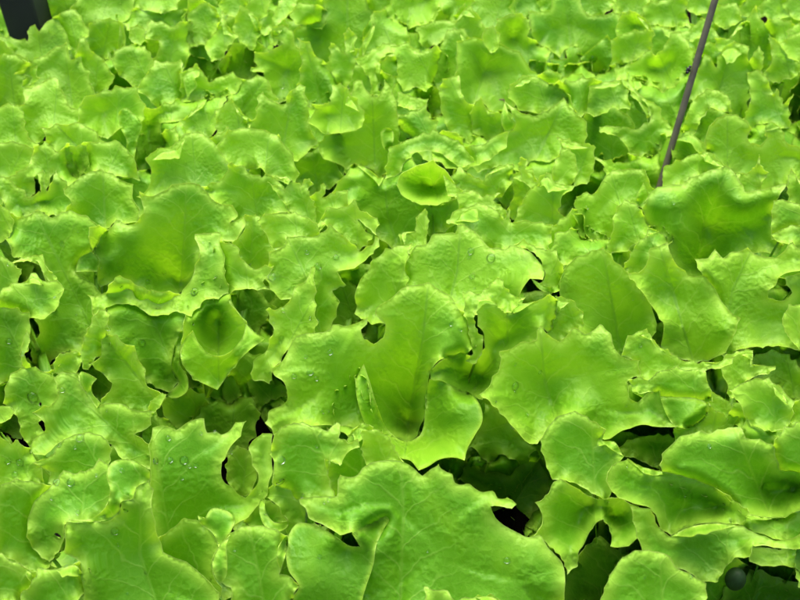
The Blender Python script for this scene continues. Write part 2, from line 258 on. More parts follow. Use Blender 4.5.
L('B4','106,488 150,493 182,460 202,393 272,368 287,420 315,465 350,502 412,506 442,528 500,620 557,675 547,720 505,812 440,840 360,846 300,828 240,786 250,690 215,640 160,560',t=0,h=13.8,b=-.01,c='500,720,6 300,820,4 230,580,-8',rib='240,390 330,700')
L('C4','113,222 120,180 160,143 195,132 215,170 262,207 330,242 440,242 370,285 250,295 210,315 160,310 152,245',t=-12,h=12.8,b=.08)
L('C4','140,318 165,314 212,320 250,290 310,282 352,285 410,272 512,234 490,267 402,290 418,335 432,395 380,396 300,392 245,390 240,362 180,368',t=-18,h=12.5,b=.03)
# ---------------------------------------------------------------- row C
L('C1','-30,60 30,52 80,67 107,70 113,130 92,220 100,270 60,300 0,310 -30,310',t=0,h=11)
L('C1','113,140 92,220 100,262 140,295 180,327 202,290 227,253 190,278 140,277 118,250 105,225 125,170',t=-18,h=11.5,r=.5)
L('C1','225,250 240,222 300,212 325,232 300,290 262,298 225,285',t=0,h=9.5,b=.1)
L('C1','30,415 45,340 90,295 150,300 217,330 217,400 190,455 152,480 172,520 120,565 90,520 80,470',t=-8,h=9)
L('C1','-30,440 20,428 50,440 42,463 0,490 -30,492',t=-14,h=9)
L('C1','-30,640 -30,560 10,558 40,590 60,575 110,610 140,660 165,735 100,725 0,745 -30,740',t=-12,h=9)
L('C1','333,205 355,130 393,60 430,70 425,130 442,180 415,215 385,222 360,264 341,255',t=-10,h=12)
L('C1','383,265 420,240 418,185 450,165 540,232 562,290 577,340 645,380 620,402 600,442 520,442 500,416 410,409 452,343 456,332',t=-2,h=10.5,rib='470,210 560,320')
L('C1','645,378 605,410 598,440 618,447 645,412 660,385',t=-10,h=9.5)
L('C1','128,450 165,430 212,420 237,370 213,310 240,292 318,298 325,340 380,400 400,428 430,414 490,414 522,432 602,447 607,500 575,522 540,537 575,560 640,640 600,680 500,650 430,570 360,560 240,572 180,625 118,612 124,570 182,520 180,490',
  t=-14,h=10.5,b=.01,rib='330,330 350,420 480,540 590,620',lips=(dict(o='318,296 325,287 345,292 388,315 368,340 365,360 402,412 388,432 352,382 325,345',t=-8),))
L('C1','130,650 215,612 240,572 320,533 367,531 432,560 442,600 432,690 480,702 560,690 560,760 470,800 380,800 250,760 190,735 200,690',t=-14,h=10,b=.0)
# H7 right cup
# centre leaf
L('C2','546,452 560,383 600,357 618,303 640,300 690,450 722,542 665,545 665,645 640,625 600,542 555,492',t=-4,h=11.5)
L('C3','-545,492 -510,440 -450,392 -445,362 -470,330 -505,302 -512,275 -480,247 -440,182 -410,145 -372,128 -312,140 -270,96 -230,105 -170,85 -127,63 -128,90 -152,120 -142,158 -105,171 -68,150 -62,100 -105,60 -95,30 -40,-10 30,-60 100,-60 200,-20 245,40 270,50 285,110 307,185 270,217 205,237 165,242 120,290 118,315 100,450 72,548 35,562 0,558 -60,545 -160,520 -240,505 -320,505 -400,500 -500,535',
  t=-8,h=13.2,b=.0,arch=.3,cup=0,tip=.3,rib='110,-30 92,150 60,330 30,540',c='35,510,-44 10,440,-40 60,400,-36 75,290,-20 -380,300,3 190,110,3 -90,300,-6 -480,460,4',
  lips=(dict(o='-145,256,52 -172,310,50 -163,430,42 -120,520,30 -50,556,20 -30,600,16 0,632,14 40,642,12 75,682,12 110,667,12 160,637,14 230,632,16 258,642,16 268,600,18 300,540,22 330,482,26 322,425,26 285,374,24 215,351,16 165,319,6 118,316 102,380 100,450 72,548 35,562 0,558 -40,530,0 -90,430,24 -120,330,44',t=-12,b=.0,r=.3,roll=.02,c='150,520,-12 60,600,-4 200,450,6'),))
L('C3','308,50 325,18 362,15 430,55 468,0 485,12 540,5 600,-25 632,0 632,60 597,132 562,112 548,160 470,200 420,220 405,260 395,310 330,400 240,370 165,325 120,312 122,280 165,240 275,218 300,227 337,190 337,150 312,85',t=2,h=12.8,b=.1,rib='430,80 430,170 300,350',c='400,170,-12 320,300,-24')
L('C3','275,45 268,-15 330,-12 385,-68 412,-30 445,-2 478,0 462,12 430,57 395,42 355,15 325,18 308,50 310,90 337,160 332,192 300,228 275,215 300,190 285,110',t=-8,h=12.9)
L('C3','628,0 680,10 722,70 722,102 690,117 640,162 600,142 630,62',t=2,h=11.5)
L('C3','600,140 640,165 690,113 740,135 772,118 800,98 842,130 862,190 912,235 960,238 952,300 910,330 920,390 950,406 982,380 1042,358 1052,420 1090,470 1122,512 1052,512 980,502 900,522 830,557 800,552 760,520 720,480 660,470 620,500 575,548 550,577 500,562 450,510 385,435 350,402 318,376 365,330 395,270 402,210 450,187 545,157 565,103',
  t=-14,h=13.6,b=.03,rib='568,200 580,330 622,475 640,520',c='610,420,-12 740,250,-4 360,380,4 950,450,2',
  lips=(dict(o='1040,386 1100,388 1180,394 1222,410 1232,440 1202,492 1152,514 1100,502 1062,450',t=-20),))
L('C4','518,482 540,430 570,420 612,480 630,502 626,562 585,562 570,512',t=-18,h=10)
L('C4','428,380 440,430 480,460 530,470 512,512 440,532 390,527 320,562 318,512 400,492 430,442',t=-8,h=9.5)
L('C4','600,480 650,500 745,496 792,510 720,542 700,577 690,650 600,612 580,562',t=-6,h=11)
L('C4','752,432 790,410 870,398 870,500 800,506 760,482',t=-8,h=11)
L('C4','540,372 580,345 640,330 692,345 732,380 754,422 746,482 720,502 650,502 610,482 570,412',t=-10,h=12.3,b=-.03)
# ---------------------------------------------------------------- row D
L('D2','510,60 520,20 560,-2 610,-60 640,-90 682,-72 682,20 692,60 640,150 560,190 530,130',t=2,h=11)
L('C2','662,535 700,530 752,553 777,610 802,640 700,670 670,640',t=-3,h=11)
L('C2','283,600 293,550 325,510 400,491 460,505 510,522 548,486 562,500 557,550 592,572 630,558 642,590 605,602 560,660 520,642 513,700 545,790 500,800 420,815 392,817 330,772 286,732 295,660',t=-12,h=12.8,b=.03)
L('D2','255,190 300,154 350,170 392,217 412,207 442,280 462,297 392,296 360,332 340,300 352,282 320,230 270,195',t=2,h=9.5,
  lips=(dict(o='245,198 238,250 258,302 310,327 352,300 352,284 300,290 265,250 258,190',t=-5),))
L('D1','598,70 598,-20 608,-92 660,-102 705,-82 760,-120 816,-127 830,-72 884,-60 940,-95 988,-118 945,-40 885,48 900,130 950,172 982,187 1015,160 1030,110 1002,30 1000,-12 1015,-45 1050,-70 1090,-62 1088,80 1060,190 1000,260 935,310 900,390 1010,520 860,640 780,600 700,500 640,405',t=-14,h=11.5,b=.02,rib='610,-40 690,400 860,490 980,580',c='760,350,-10')
L('D2','-200,380 -60,270 0,288 50,332 76,390 50,450 60,510 90,560 60,660 -60,680 -200,620',t=-4,h=8.5,rib='-60,470 40,520',
  lips=(dict(o='-10,262 20,272 45,236 100,240 138,272 120,332 76,390 50,332 0,290',t=-18),))
L('D1','-40,160 0,140 60,121 140,128 235,148 260,220 220,400 245,412 190,470 152,520 135,505 60,445 0,432 -40,440',t=-8,h=10.5,b=.03)
L('D1','-40,425 0,430 60,458 105,480 132,505 138,545 92,592 -40,595',t=-14,h=11)
L('D1','85,640 95,608 148,520 165,490 230,485 302,463 335,500 330,560 292,602 282,660 90,660',t=-12,h=10)
L('D1','260,100 300,112 360,92 378,60 430,95 445,170 420,230 390,268 265,284 257,350 213,410 150,350 138,290 165,205 232,142',t=-18,h=11.5,b=.0)
L('D1','600,115 622,300 655,405 780,470 880,570 870,720 340,720 332,560 325,480 312,450 262,412 257,345 265,284 370,287 440,276 478,246 483,209 530,195 545,150',t=-8,h=12.8,b=.02,rib='560,180 560,420 640,660',c='640,380,-10 420,480,0',
  lips=(dict(o='600,115 597,85 560,55 490,37 445,52 427,95 440,165 420,230 375,270 275,280 370,287 440,276 478,246 483,209 530,195 545,150',t=-10,b=.06),))
L('P','540,440 550,424 564,414 579,413 594,422 606,429 602,441 614,442 623,456 613,480 609,503 590,492 570,482 552,480 546,465',t=-12,h=12,b=.0)
L('D3','540,210 590,182 605,140 640,113 690,140 790,195 870,190 950,230 972,320 930,372 870,392 840,386 845,332 815,275 780,298 740,370 716,410 712,452 670,497 650,440 610,395 555,355 525,350 562,310 567,260',roll=.06,t=-10,h=10.5,b=.04,c='720,300,-22 850,270,-34 760,220,-24')
L('D4','820,340 790,400 785,450 800,525 860,530 860,330',t=-4,h=9)
L('D4','500,180 550,240 620,264 720,272 870,215 870,490 800,482 760,452 640,442 608,430 612,384 650,380 715,390 722,362 650,338 560,298 520,250',t=-16,h=9.5,b=-.02)
L('D4','690,45 705,-20 740,-62 800,-88 870,-80 870,100 790,105 720,98',t=-6,h=12)
L('D4','235,60 285,-25 395,-73 440,-70 480,-83 560,-97 585,-50 690,-26 722,80 800,88 870,100 870,225 800,242 720,272 620,266 545,246 510,210 470,193 350,162 268,123',roll=.06,t=-14,h=12.3,b=.03,c='680,170,-26 780,150,-24 600,110,-12')
L('D4','25,115 45,60 110,34 150,60 215,80 300,95 480,160 600,250 560,300 430,294 340,314 285,344 240,310 225,270 205,232 140,217 62,180 34,150',roll=.06,t=-6,h=11.5,b=.1,c='330,250,-16 460,240,-20')
L('D4','120,222 205,235 240,314 285,346 340,316 430,296 560,302 650,342 722,362 800,340 870,335 870,400 716,394 650,384 612,386 602,430 540,432 500,475 470,525 400,530 368,500 290,470 200,480 150,350',t=-8,h=9.5,b=.03)
L('D4','-40,660 0,600 40,500 90,430 150,401 220,404 275,420 302,462 370,500 428,532 422,600 400,680',t=-18,h=11.5,b=.0)
L('D2','55,482 50,430 75,385 120,332 180,304 250,304 325,330 350,345 348,370 336,440 318,495 345,497 398,540 372,590 390,690 90,690 130,600 122,552 85,532 62,510',t=-12,h=12,b=.0,rib='200,330 230,480 260,640',
  lips=(dict(o='120,340 75,390 50,450 63,510 85,534 105,500 108,440 106,380',t=20),dict(o='350,340 320,375 307,430 320,488 336,440 352,370',t=-4)))
L('D2','408,204 480,180 545,181 560,98 620,100 695,44 750,34 800,38 850,62 890,97 930,72 955,50 985,90 1020,125 1080,140 1135,164 1165,172 1190,192 1230,186 1254,215 1215,222 1168,228 1190,270 1240,312 1290,335 1350,355 1420,410 1462,480 1467,530 1440,600 1400,720 400,720 420,600 560,500 660,440 648,384 605,333 560,345 500,310 430,266',
  t=-12,h=12.5,b=.0,arch=.5,cup=.15,tip=.5,rib='805,60 815,280 805,480 800,720',c='1350,500,5 560,200,3',
  lips=(dict(o='390,294,10 450,298,12 510,325,14 555,355,14 600,385,12 642,388,8 625,360 607,334 680,291,8 742,260,14 755,275,16 736,315,14 705,380,10 695,450,6 660,560,2 620,720 400,720 370,592 395,552 355,482,8 344,420,8 355,340,8',t=-8,b=.0,r=.4),))
L('D3','118,680 130,562 190,570 230,600 300,590 360,588 410,620 420,680',t=-14,h=10)
LABELS = dict(
 fl='lettuce in the bottom left corner with an upright lobe folded over a broad leaf',
 fm='lettuce with a blistered leaf cut by a round notch, left of the broadest bottom leaf',
 fc='lettuce with the broadest flat leaf of all, at the bottom centre',
 fr='lettuce with wavy curled rims just right of the dark hollow near the bottom',
 fe='lettuce with a long smooth leaf over the dark ball, bottom right',
 ml='lettuce at the left edge with the biggest round water drop and a straight brownish midrib',
 mc='central lettuce with a large leaf folded into a deep cup and a small round hole',
 mr='lettuce with one wide toothed leaf, right of the central cupped leaf',
 me='lettuce of small rounded leaves round a dark gap at the right edge',
 cl='lettuce left of centre with a tall upright cupped leaf and a pale lip below it',
 cm='lettuce with water drops on a pointed leaf, just above and left of centre',
 cr='lettuce with a broad up facing leaf carrying drops, just above the central cupped leaf',
 sr='lettuce with a bright tongue like leaf hanging over a darker one, right of centre',
 rr='lettuce with a large upright folded leaf in front of the foot of the rod',
 ll='lettuce with long blistered leaves at the left edge, left of the tall cupped leaf',
 bl='small frilly lettuce at the left edge, two rows in front of the black post',
 bm='frilly lettuce behind the tall cupped leaf, towards the left edge',
 bn='lettuce with a pale domed leaf directly behind the tall cupped leaf',
 bo='lettuce with a dark hanging leaf left of the ring shaped leaf',
 bp='lettuce with a leaf rolled into an open green ring, above the centre',
 bq='lettuce with a broad pointed leaf between the ring shaped leaf and the rod',
 br='lettuce with a star shaped leaf touching the left of the rod',
 bs='lettuce with a smooth rounded leaf right of the lower rod',
 ta='far lettuce at the left edge just below the black post',
 tb='far lettuce with folded pale leaves to the right and below the black post',
 tc='far lettuce with a dark green hollow at its side, upper left',
 td='far lettuce with toothed leaves above and left of the ring shaped leaf',
 te='far lettuce with two upright pointed lobes, straight behind the ring shaped leaf',
 tf='far lettuce with a bowl shaped leaf stained by a brown dirt fleck',
 tg='far lettuce with pale rounded leaves beside the dirt flecked bowl shaped leaf',
 th='far lettuce with a round open leaf just left of the rod and its insect',
 ti='far lettuce with an arched leaf just right of the rod and its insect',
 tj='far lettuce with pointed leaves at the right edge above a dark gap',
 ua='lettuce touching the right side of the black post in the top left corner',
 ub='second lettuce from the black post along the top edge',
 uc='third lettuce from the black post along the top edge',
 ud='fourth lettuce from the black post along the top edge',
 ue='lettuce of narrow leaves just below the top edge, left of its middle',
 uf='lettuce with a wide drooping leaf at the top edge, left of its middle',
 ug='lettuce with a hollow pale leaf at the middle of the top edge',
 uh='lettuce of small leaves at the top edge, just right of its middle',
 ui='lettuce with a wide ribbed leaf at the top edge, left of the rod',
 uj='lettuce at the top edge just left of the top of the rod',
 uk='lettuce at the top edge just right of the top of the rod',
 ul='lettuce cut by the top right corner of the photo')
SUN_EL, SUN_AZ, SUN_ANG, SUN, SKY, EXPOSURE = 74, -10, 70, 1.5, 0.070, 2.25


# ------------------------------------------------------------------ leaf geometry
def smooth_outline(o, step, sharp=42):
    P = np.array([(a[0], a[1]) for a in o]); n = len(P)
    corner = []
    for i in range(n):
        u = P[i] - P[i - 1]; v = P[(i + 1) % n] - P[i]
        a = abs((math.atan2(v[1], v[0]) - math.atan2(u[1], u[0]) + math.pi) % (2 * math.pi) - math.pi)
        corner.append(a > math.radians(sharp))
    out = []
    for i in range(n):
        p0, p1, p2, p3 = P[i - 1], P[i], P[(i + 1) % n], P[(i + 2) % n]
        L_ = np.linalg.norm(p2 - p1)
        if L_ < 1e-6: continue
        def tang(a, b_, c_):
            da, db = np.linalg.norm(b_ - a) + 1e-6, np.linalg.norm(c_ - b_) + 1e-6
            tv = (b_ - a) / da * db + (c_ - b_) / db * da
            return tv / (da + db)
        m1 = (p2 - p1) / L_ if corner[i] else tang(p0, p1, p2)
        m2 = (p2 - p1) / L_ if corner[(i + 1) % n] else tang(p1, p2, p3)
        m1 = m1 * L_; m2 = m2 * L_
        k = max(1, int(round(L_ / step)))
        for j in range(k):
            s = j / k
            out.append((2*s**3-3*s**2+1)*p1 + (s**3-2*s**2+s)*m1 + (-2*s**3+3*s**2)*p2 + (s**3-s**2)*m2)
    return np.array(out)

def inside(X, Y, poly):
    r = np.zeros(X.shape, bool)
    x1, y1 = poly[:, 0], poly[:, 1]
    x2, y2 = np.roll(x1, -1), np.roll(y1, -1)
    for a, b, c, d in zip(x1, y1, x2, y2):
        if b == d: continue
        m = ((b > Y) != (d > Y)) & (X < (c - a) * (Y - b) / (d - b) + a)
        r ^= m
    return r

def edge_dist(X, Y, poly):
    """distance to the outline and the arc position of the nearest outline point"""
    sh = X.shape; X = X.ravel(); Y = Y.ravel()
    D = np.empty(len(X)); I = np.empty(len(X), int)
    for k in range(0, len(X), 4000):
        d = (X[k:k+4000, None] - poly[None, :, 0])**2 + (Y[k:k+4000, None] - poly[None, :, 1])**2
        I[k:k+4000] = d.argmin(1); D[k:k+4000] = np.sqrt(d.min(1))
    return D.reshape(sh), I.reshape(sh)

def noise1(n, seglen, per, rng):
    """smooth closed noise of n samples with a feature every per pixels"""
    k = max(3, int(n * seglen / per))
    ph = rng.uniform(0, 6.28, 5); w = rng.uniform(0.5, 1, 5)
    s = np.linspace(0, 2 * math.pi, n, endpoint=False)
    v = sum(w[i] * np.sin(s * max(1, int(k * f)) + ph[i]) for i, f in enumerate((0.4, 0.6, 0.85, 1.1, 1.5)))
    return v / 2.2

class WaveField:
    def __init__(s, rng, wl, n=7):
        a = rng.uniform(0, 6.28, n); k = 2 * math.pi / (wl * rng.uniform(0.7, 1.5, n))
        s.kx, s.ky, s.ph = k * np.cos(a), k * np.sin(a), rng.uniform(0, 6.28, n)
    def __call__(s, X, Y):
        return sum(np.sin(X * a + Y * b + c) for a, b, c in zip(s.kx, s.ky, s.ph)) / len(s.kx) * 1.6

class Warp:
    """thin plate through the offsets given at some points; loose at the others"""
    def __init__(s, P, v, lam, size):
        s.sz = size; s.P = np.array(P, float) / size; n = len(P)
        K = s.k(s.P[:, None] - s.P[None]); K[np.arange(n), np.arange(n)] += np.array(lam)
        A = np.zeros((n + 1, n + 1)); A[:n, :n] = K; A[:n, n] = 1; A[n, :n] = 1
        s.w = np.linalg.solve(A, np.append(np.array(v, float), 0))
    @staticmethod
    def k(d):
        r = np.sqrt((d**2).sum(-1) + 0.004)
        return -r                                  # distance kernel: never overshoots far away
    def __call__(s, X, Y):
        Q = np.stack([X, Y], -1) / s.sz
        r = np.zeros(X.shape) + s.w[-1]
        for p, w in zip(s.P, s.w[:-1]):
            r = r - w * np.sqrt((Q[..., 0]-p[0])**2 + (Q[..., 1]-p[1])**2 + 0.004)
        return r

class Patch:
    def __init__(s, d, leaf, rng, main=None):
        s.d = d; o = d['o']; P = np.array([(a[0], a[1]) for a in o])
        if main is None and not leaf['deep']:
            A_ = float(np.sqrt(max(40.0, abs(np.sum(P[:, 0]*np.roll(P[:, 1], -1) - P[:, 1]*np.roll(P[:, 0], -1)))/2)))
            if A_ < 62: P = P.mean(0) + (P - P.mean(0)) * 1.2; o = [(x, y, q[2]) for (x, y), q in zip(P, o)]
        s.size = float(np.sqrt(max(40.0, abs(np.sum(P[:, 0]*np.roll(P[:, 1], -1) - P[:, 1]*np.roll(P[:, 0], -1)))/2)))
        s.step = min(3.4, max(1.7, s.size / 26))
        s.poly = smooth_outline(o, s.step * 0.8, 42 if main is None else (100 if d.get('auto') else 70))
        n = len(s.poly)
        # a finely toothed margin
        if n > 12 and main is None:
            tn = np.roll(s.poly, -1, 0) - np.roll(s.poly, 1, 0)
            tn /= np.linalg.norm(tn, axis=1)[:, None] + 1e-9
            nr = np.stack([tn[:, 1], -tn[:, 0]], -1)
            sgn = np.sign(np.sum(s.poly[:, 0]*np.roll(s.poly[:, 1], -1) - s.poly[:, 1]*np.roll(s.poly[:, 0], -1)))
            small = s.size < 62
            gap_ = (0.34 if small else 0.20) * s.size; amp = s.size * (0.09 if small else 0.038)
            arc = np.cumsum(np.linalg.norm(np.roll(s.poly, -1, 0) - s.poly, axis=1)); tot = arc[-1]
            ts = [0.0]
            while ts[-1] < tot: ts.append(ts[-1] + gap_ * rng.uniform(0.45, 1.5))
            hs = rng.uniform(0.15, 1.0, len(ts)) ** 1.3; hs[-1] = hs[0]
            kx = np.clip(np.searchsorted(ts, arc, side='right') - 1, 0, len(ts) - 2)
            T0 = np.array(ts)[kx]; T1 = np.array(ts)[kx + 1]; f = np.clip((arc - T0) / (T1 - T0 + 1e-9), 0, 1)
            tooth = np.maximum(hs[kx] * np.clip(1 - f * 2.2, 0, 1)**1.6, hs[kx + 1] * np.clip(f * 2.2 - 1.2, 0, 1)**1.6)
            fr = noise1(n, s.step * 0.8, 11 if s.size > 60 else 8, rng)
            s.poly = s.poly + nr * (sgn * (amp * (tooth - 0.25) + np.maximum(0, fr)**2 * (0.5 if small else 0.25)))[:, None]
        s.ruf = noise1(n, s.step * 0.8, max(16, s.size * (0.5 if s.size < 62 else 0.5)), rng)
        pp = s.poly; tg = np.roll(pp, -2, 0) - np.roll(pp, 2, 0); tg /= np.linalg.norm(tg, axis=1)[:, None] + 1e-9
        sg_ = np.sign(np.sum(pp[:, 0]*np.roll(pp[:, 1], -1) - pp[:, 1]*np.roll(pp[:, 0], -1)))
        s.ny = -tg[:, 0] * sg_
        q_ = 9; s.ny = np.convolve(np.concatenate([s.ny[-q_:], s.ny, s.ny[:q_]]), np.ones(2*q_+1)/(2*q_+1), 'same')[q_:-q_] if n > 24 else s.ny
        s.blis = WaveField(rng, max(7, s.size * 0.13)); s.swell = WaveField(rng, s.size * 0.75, 5)
        top = P[P[:, 1].argmin()] if main is None else None
        if main is None:
            e = PITCH + math.atan((P[:, 1].mean() - 300) / F)
            tau = math.pi / 2 - e
            tau += 0.65 * (math.radians(68) - tau) + math.radians(d['t'] + 3 + 14 * np.clip((P[:, 1].mean() - 60) / 440, 0, 1))
            tau = min(tau, math.pi / 2 - e + math.radians(48))
            s.az = math.radians(d['p'] + rng.uniform(-16, 16))
            s.nrm = np.array([math.sin(tau)*math.sin(s.az), -math.sin(tau)*math.cos(s.az), math.cos(tau)])
            s.anchor = at_height(top[0], top[1], leaf['h'])
        else:
            e = PITCH + math.atan((P[:, 1].mean() - 300) / F)
            tau = math.pi / 2 - e + math.radians(d['t']); az = math.radians(d['p'])
            s.nrm = np.array([math.sin(tau)*math.sin(az), -math.sin(tau)*math.cos(az), math.cos(tau)])
            # hinge: the lip hangs on the outline it shares with the main blade
            dd = np.sqrt(((P[:, None] - main.poly[None])**2).sum(-1)).min(1)
            sh = dd < min(5, 0.1 * main.size)
            if not sh.any(): sh = dd <= dd.min() + 3
            s.shared = sh
            c = P[sh].mean(0)
            tm = float(np.dot(main.nrm, main.anchor - CAM) / np.dot(main.nrm, ray(*c)))
            s.anchor = CAM + ray(*c) * tm
        s.t0 = float(np.dot(s.nrm, s.anchor - CAM) / np.dot(s.nrm, ray(P[:, 0].mean(), P[:, 1].mean())))
        s.unit = s.t0 / F
        v, lam, Q = [], [], []
        for i, a in enumerate(o):
            if main is not None and s.shared[i]:
                base = float(np.dot(s.nrm, s.anchor - CAM) / np.dot(s.nrm, ray(a[0], a[1])))
                want = float(main.depth(np.array([a[0]]), np.array([a[1]]))[0])
                Q.append((a[0], a[1])); v.append((base - want) / s.unit); lam.append(0.002)
            elif a[2] is not None:
                Q.append((a[0], a[1])); v.append(a[2]); lam.append(0.002)
            else:
                u_ = P[i] - P[i - 1]; w_ = P[(i + 1) % len(P)] - P[i]
                turn = abs((math.atan2(w_[1], w_[0]) - math.atan2(u_[1], u_[0]) + math.pi) % (2 * math.pi) - math.pi)
                Q.append((a[0], a[1])); lam.append(0.06)
                v.append(rng.normal() * TIP * s.d['tip'] * s.size * (1.0 if turn > 0.8 else 0.45))
        for a in d['c']:
            Q.append((a[0], a[1])); v.append(a[2] * (CTRL if s.size > 62 else 1.1)); lam.append(0.002)
        Q = np.array(Q) + rng.uniform(-.05, .05, (len(Q), 2))
        s.warp = Warp(Q, v, lam, s.size) if np.any(np.array(v) != 0) else None
        s.rib = leaf['rib']
        s.is_main = main is None
    def depth(s, X, Y):
        base = np.dot(s.anchor - CAM, s.nrm) / (ray(X, Y) @ s.nrm)
        o = np.zeros(X.shape)
        if s.warp is not None: o = o + s.warp(X, Y)
        ed, ix = edge_dist(X, Y, s.poly)
        ins = inside(X, Y, s.poly)
        ed = np.where(ins, ed, 0)
        e = ed / s.size
        pl = s.poly
        v0, v1 = pl[:, 1].min(), pl[:, 1].max(); u0, u1 = pl[:, 0].min(), pl[:, 0].max()
        vv = np.clip(2 * (Y - v0) / (v1 - v0) - 1, -1.3, 1.3); uu = np.clip(2 * (X - u0) / (u1 - u0) - 1, -1.3, 1.3)
        if s.is_main:
            o = o + ARCH * s.d['arch'] * (v1 - v0) * (1 - vv * vv)            # bends back at the tip, falls in at the base
            o = o - (CUP + 0.5 * s.d['b']) * s.d['cup'] * (u1 - u0) * (1 - uu * uu)
        o = o - (s.d['b'] * 0.8 + BOWL * s.is_main) * s.size * (1 - np.exp(-(e / 0.22)**1.5))
        w = np.exp(-e / 0.13)
        o = o + s.d['r'] * (RUF * 2.1 * np.exp(-e / 0.11) if s.size < 62 else RUF * 1.15 * w) * s.size * s.ruf[ix]
        o = o + ROLL * s.d['roll'] / 0.03 * s.size * np.exp(-e / 0.11) * (s.ny[ix] - 0.1) * (1 + 0.7 * s.ruf[ix])
        o = o + SWELL * s.size * s.swell(X, Y) * (1 - 0.4 * w)
        o = o + 0.0022 * s.size * s.blis(X, Y) * (1 - 0.8 * w)
        if s.rib and s.is_main:
            rd = rib_dist(X, Y, s.rib)[0]
            o = o - 0.022 * s.size * np.exp(-(rd / (0.035 * s.size))**2)  - 0.05 * s.size * np.exp(-rd / (0.16 * s.size))
        return base - o * s.unit

def rib_dist(X, Y, rib):
    best = np.full(X.shape, 1e9); U = np.zeros(X.shape); S = np.zeros(X.shape); acc = 0.0
    for a, b in zip(rib[:-1], rib[1:]):
        dx, dy = b[0] - a[0], b[1] - a[1]; l = math.hypot(dx, dy) + 1e-9
        t = np.clip(((X - a[0]) * dx + (Y - a[1]) * dy) / l / l, -9 if a is rib[0] else 0, 9 if b is rib[-1] else 1)
        qx, qy = X - a[0] - t * dx, Y - a[1] - t * dy
        d = np.hypot(qx, qy); m = d < best
        best = np.where(m, d, best); U = np.where(m, acc + t * l, U)
        S = np.where(m, np.sign(dx * qy - dy * qx), S); acc += l
    return best, U, S

# raster of the nearest leaf found so far, two photo pixels per cell, with a margin round the frame
RS, MX = 2.0, 160
GW, GH = int((800 + 2*MX) / RS), int((600 + 2*MX) / RS)
FRONT = np.full((GH, GW), 1e9)
gx = -MX + (np.arange(GW) + 0.5) * RS; gy = -MX + (np.arange(GH) + 0.5) * RS

def blur(a):
    b = np.pad(a, 1, mode='edge')
    return (b[:-2,1:-1] + b[2:,1:-1] + b[1:-1,:-2] + b[1:-1,2:] + 2*b[1:-1,1:-1]) / 6

def settle(p, gap, own=None):
    """depth raster of a patch, pushed behind whatever already lies in front of it"""
    pad = 6
    x0 = int(max(0, (p.poly[:, 0].min() + MX) // RS - pad)); x1 = int(min(GW, (p.poly[:, 0].max() + MX) // RS + pad))
    y0 = int(max(0, (p.poly[:, 1].min() + MX) // RS - pad)); y1 = int(min(GH, (p.poly[:, 1].max() + MX) // RS + pad))
    X, Y = np.meshgrid(gx[x0:x1], gy[y0:y1])
    D = p.depth(X, Y)
    fr = FRONT[y0:y1, x0:x1]
    m = inside(X, Y, p.poly)
    req = np.where((fr < 1e8) & m, np.maximum(0, fr + gap - D), 0)
    if own is not None:                               # its own lips may touch it
        fo = own[y0:y1, x0:x1]
        req = np.maximum(req, np.where((fo < 1e8) & m, np.maximum(0, fo + 0.0022 - D), 0))
    C = req.copy()
    for _ in range(15):
        C = np.maximum(req, blur(C) * 0.965)
    p.box = (x0, y0, x1, y1); p.C = C; p.req = req; p.R = np.where(m, D + C, 1e9); p.seen = float((m & (fr > 1e8)).sum())
    return req

def sample_C(p, X, Y):
    x0, y0, x1, y1 = p.box
    fx = np.clip((X + MX) / RS - 0.5 - x0, 0, x1 - x0 - 1.001); fy = np.clip((Y + MX) / RS - 0.5 - y0, 0, y1 - y0 - 1.001)
    ix = fx.astype(int); iy = fy.astype(int); a = fx - ix; b = fy - iy
    c = p.C
    return (c[iy, ix]*(1-a)*(1-b) + c[iy, ix+1]*a*(1-b) + c[iy+1, ix]*(1-a)*b + c[iy+1, ix+1]*a*b)

def mesh_patch(p):
    poly = p.poly; st = p.step
    xs = np.arange(poly[:, 0].min(), poly[:, 0].max(), st); ys = np.arange(poly[:, 1].min(), poly[:, 1].max(), st * 0.87)
    X, Y = np.meshgrid(xs, ys); X = X + (np.arange(len(ys)) % 2)[:, None] * st / 2
    X, Y = X.ravel(), Y.ravel()
    m = inside(X, Y, poly); X, Y = X[m], Y[m]
    if len(X):
        e, _ = edge_dist(X, Y, poly); X, Y = X[e > st * 0.55], Y[e > st * 0.55]
    V = [Vector(a) for a in poly] + [Vector((a, b)) for a, b in zip(X, Y)]
    n = len(poly)
    r = delaunay_2d_cdt(V, [(i, (i + 1) % n) for i in range(n)], [list(range(n))], 1, 1e-4, True)
    P = np.array([(v[0], v[1]) for v in r[0]]); T = np.array([f for f in r[2] if len(f) == 3])
    c = P[T].mean(1); T = T[inside(c[:, 0], c[:, 1], poly)]
    d = p.depth(P[:, 0], P[:, 1]) + sample_C(p, P[:, 0], P[:, 1])
    W = CAM + ray(P[:, 0], P[:, 1]) * d[:, None]
    e, _ = edge_dist(P[:, 0], P[:, 1], poly)
    return P, W, T, e * p.unit * (1 if p.is_main else 2.4), d

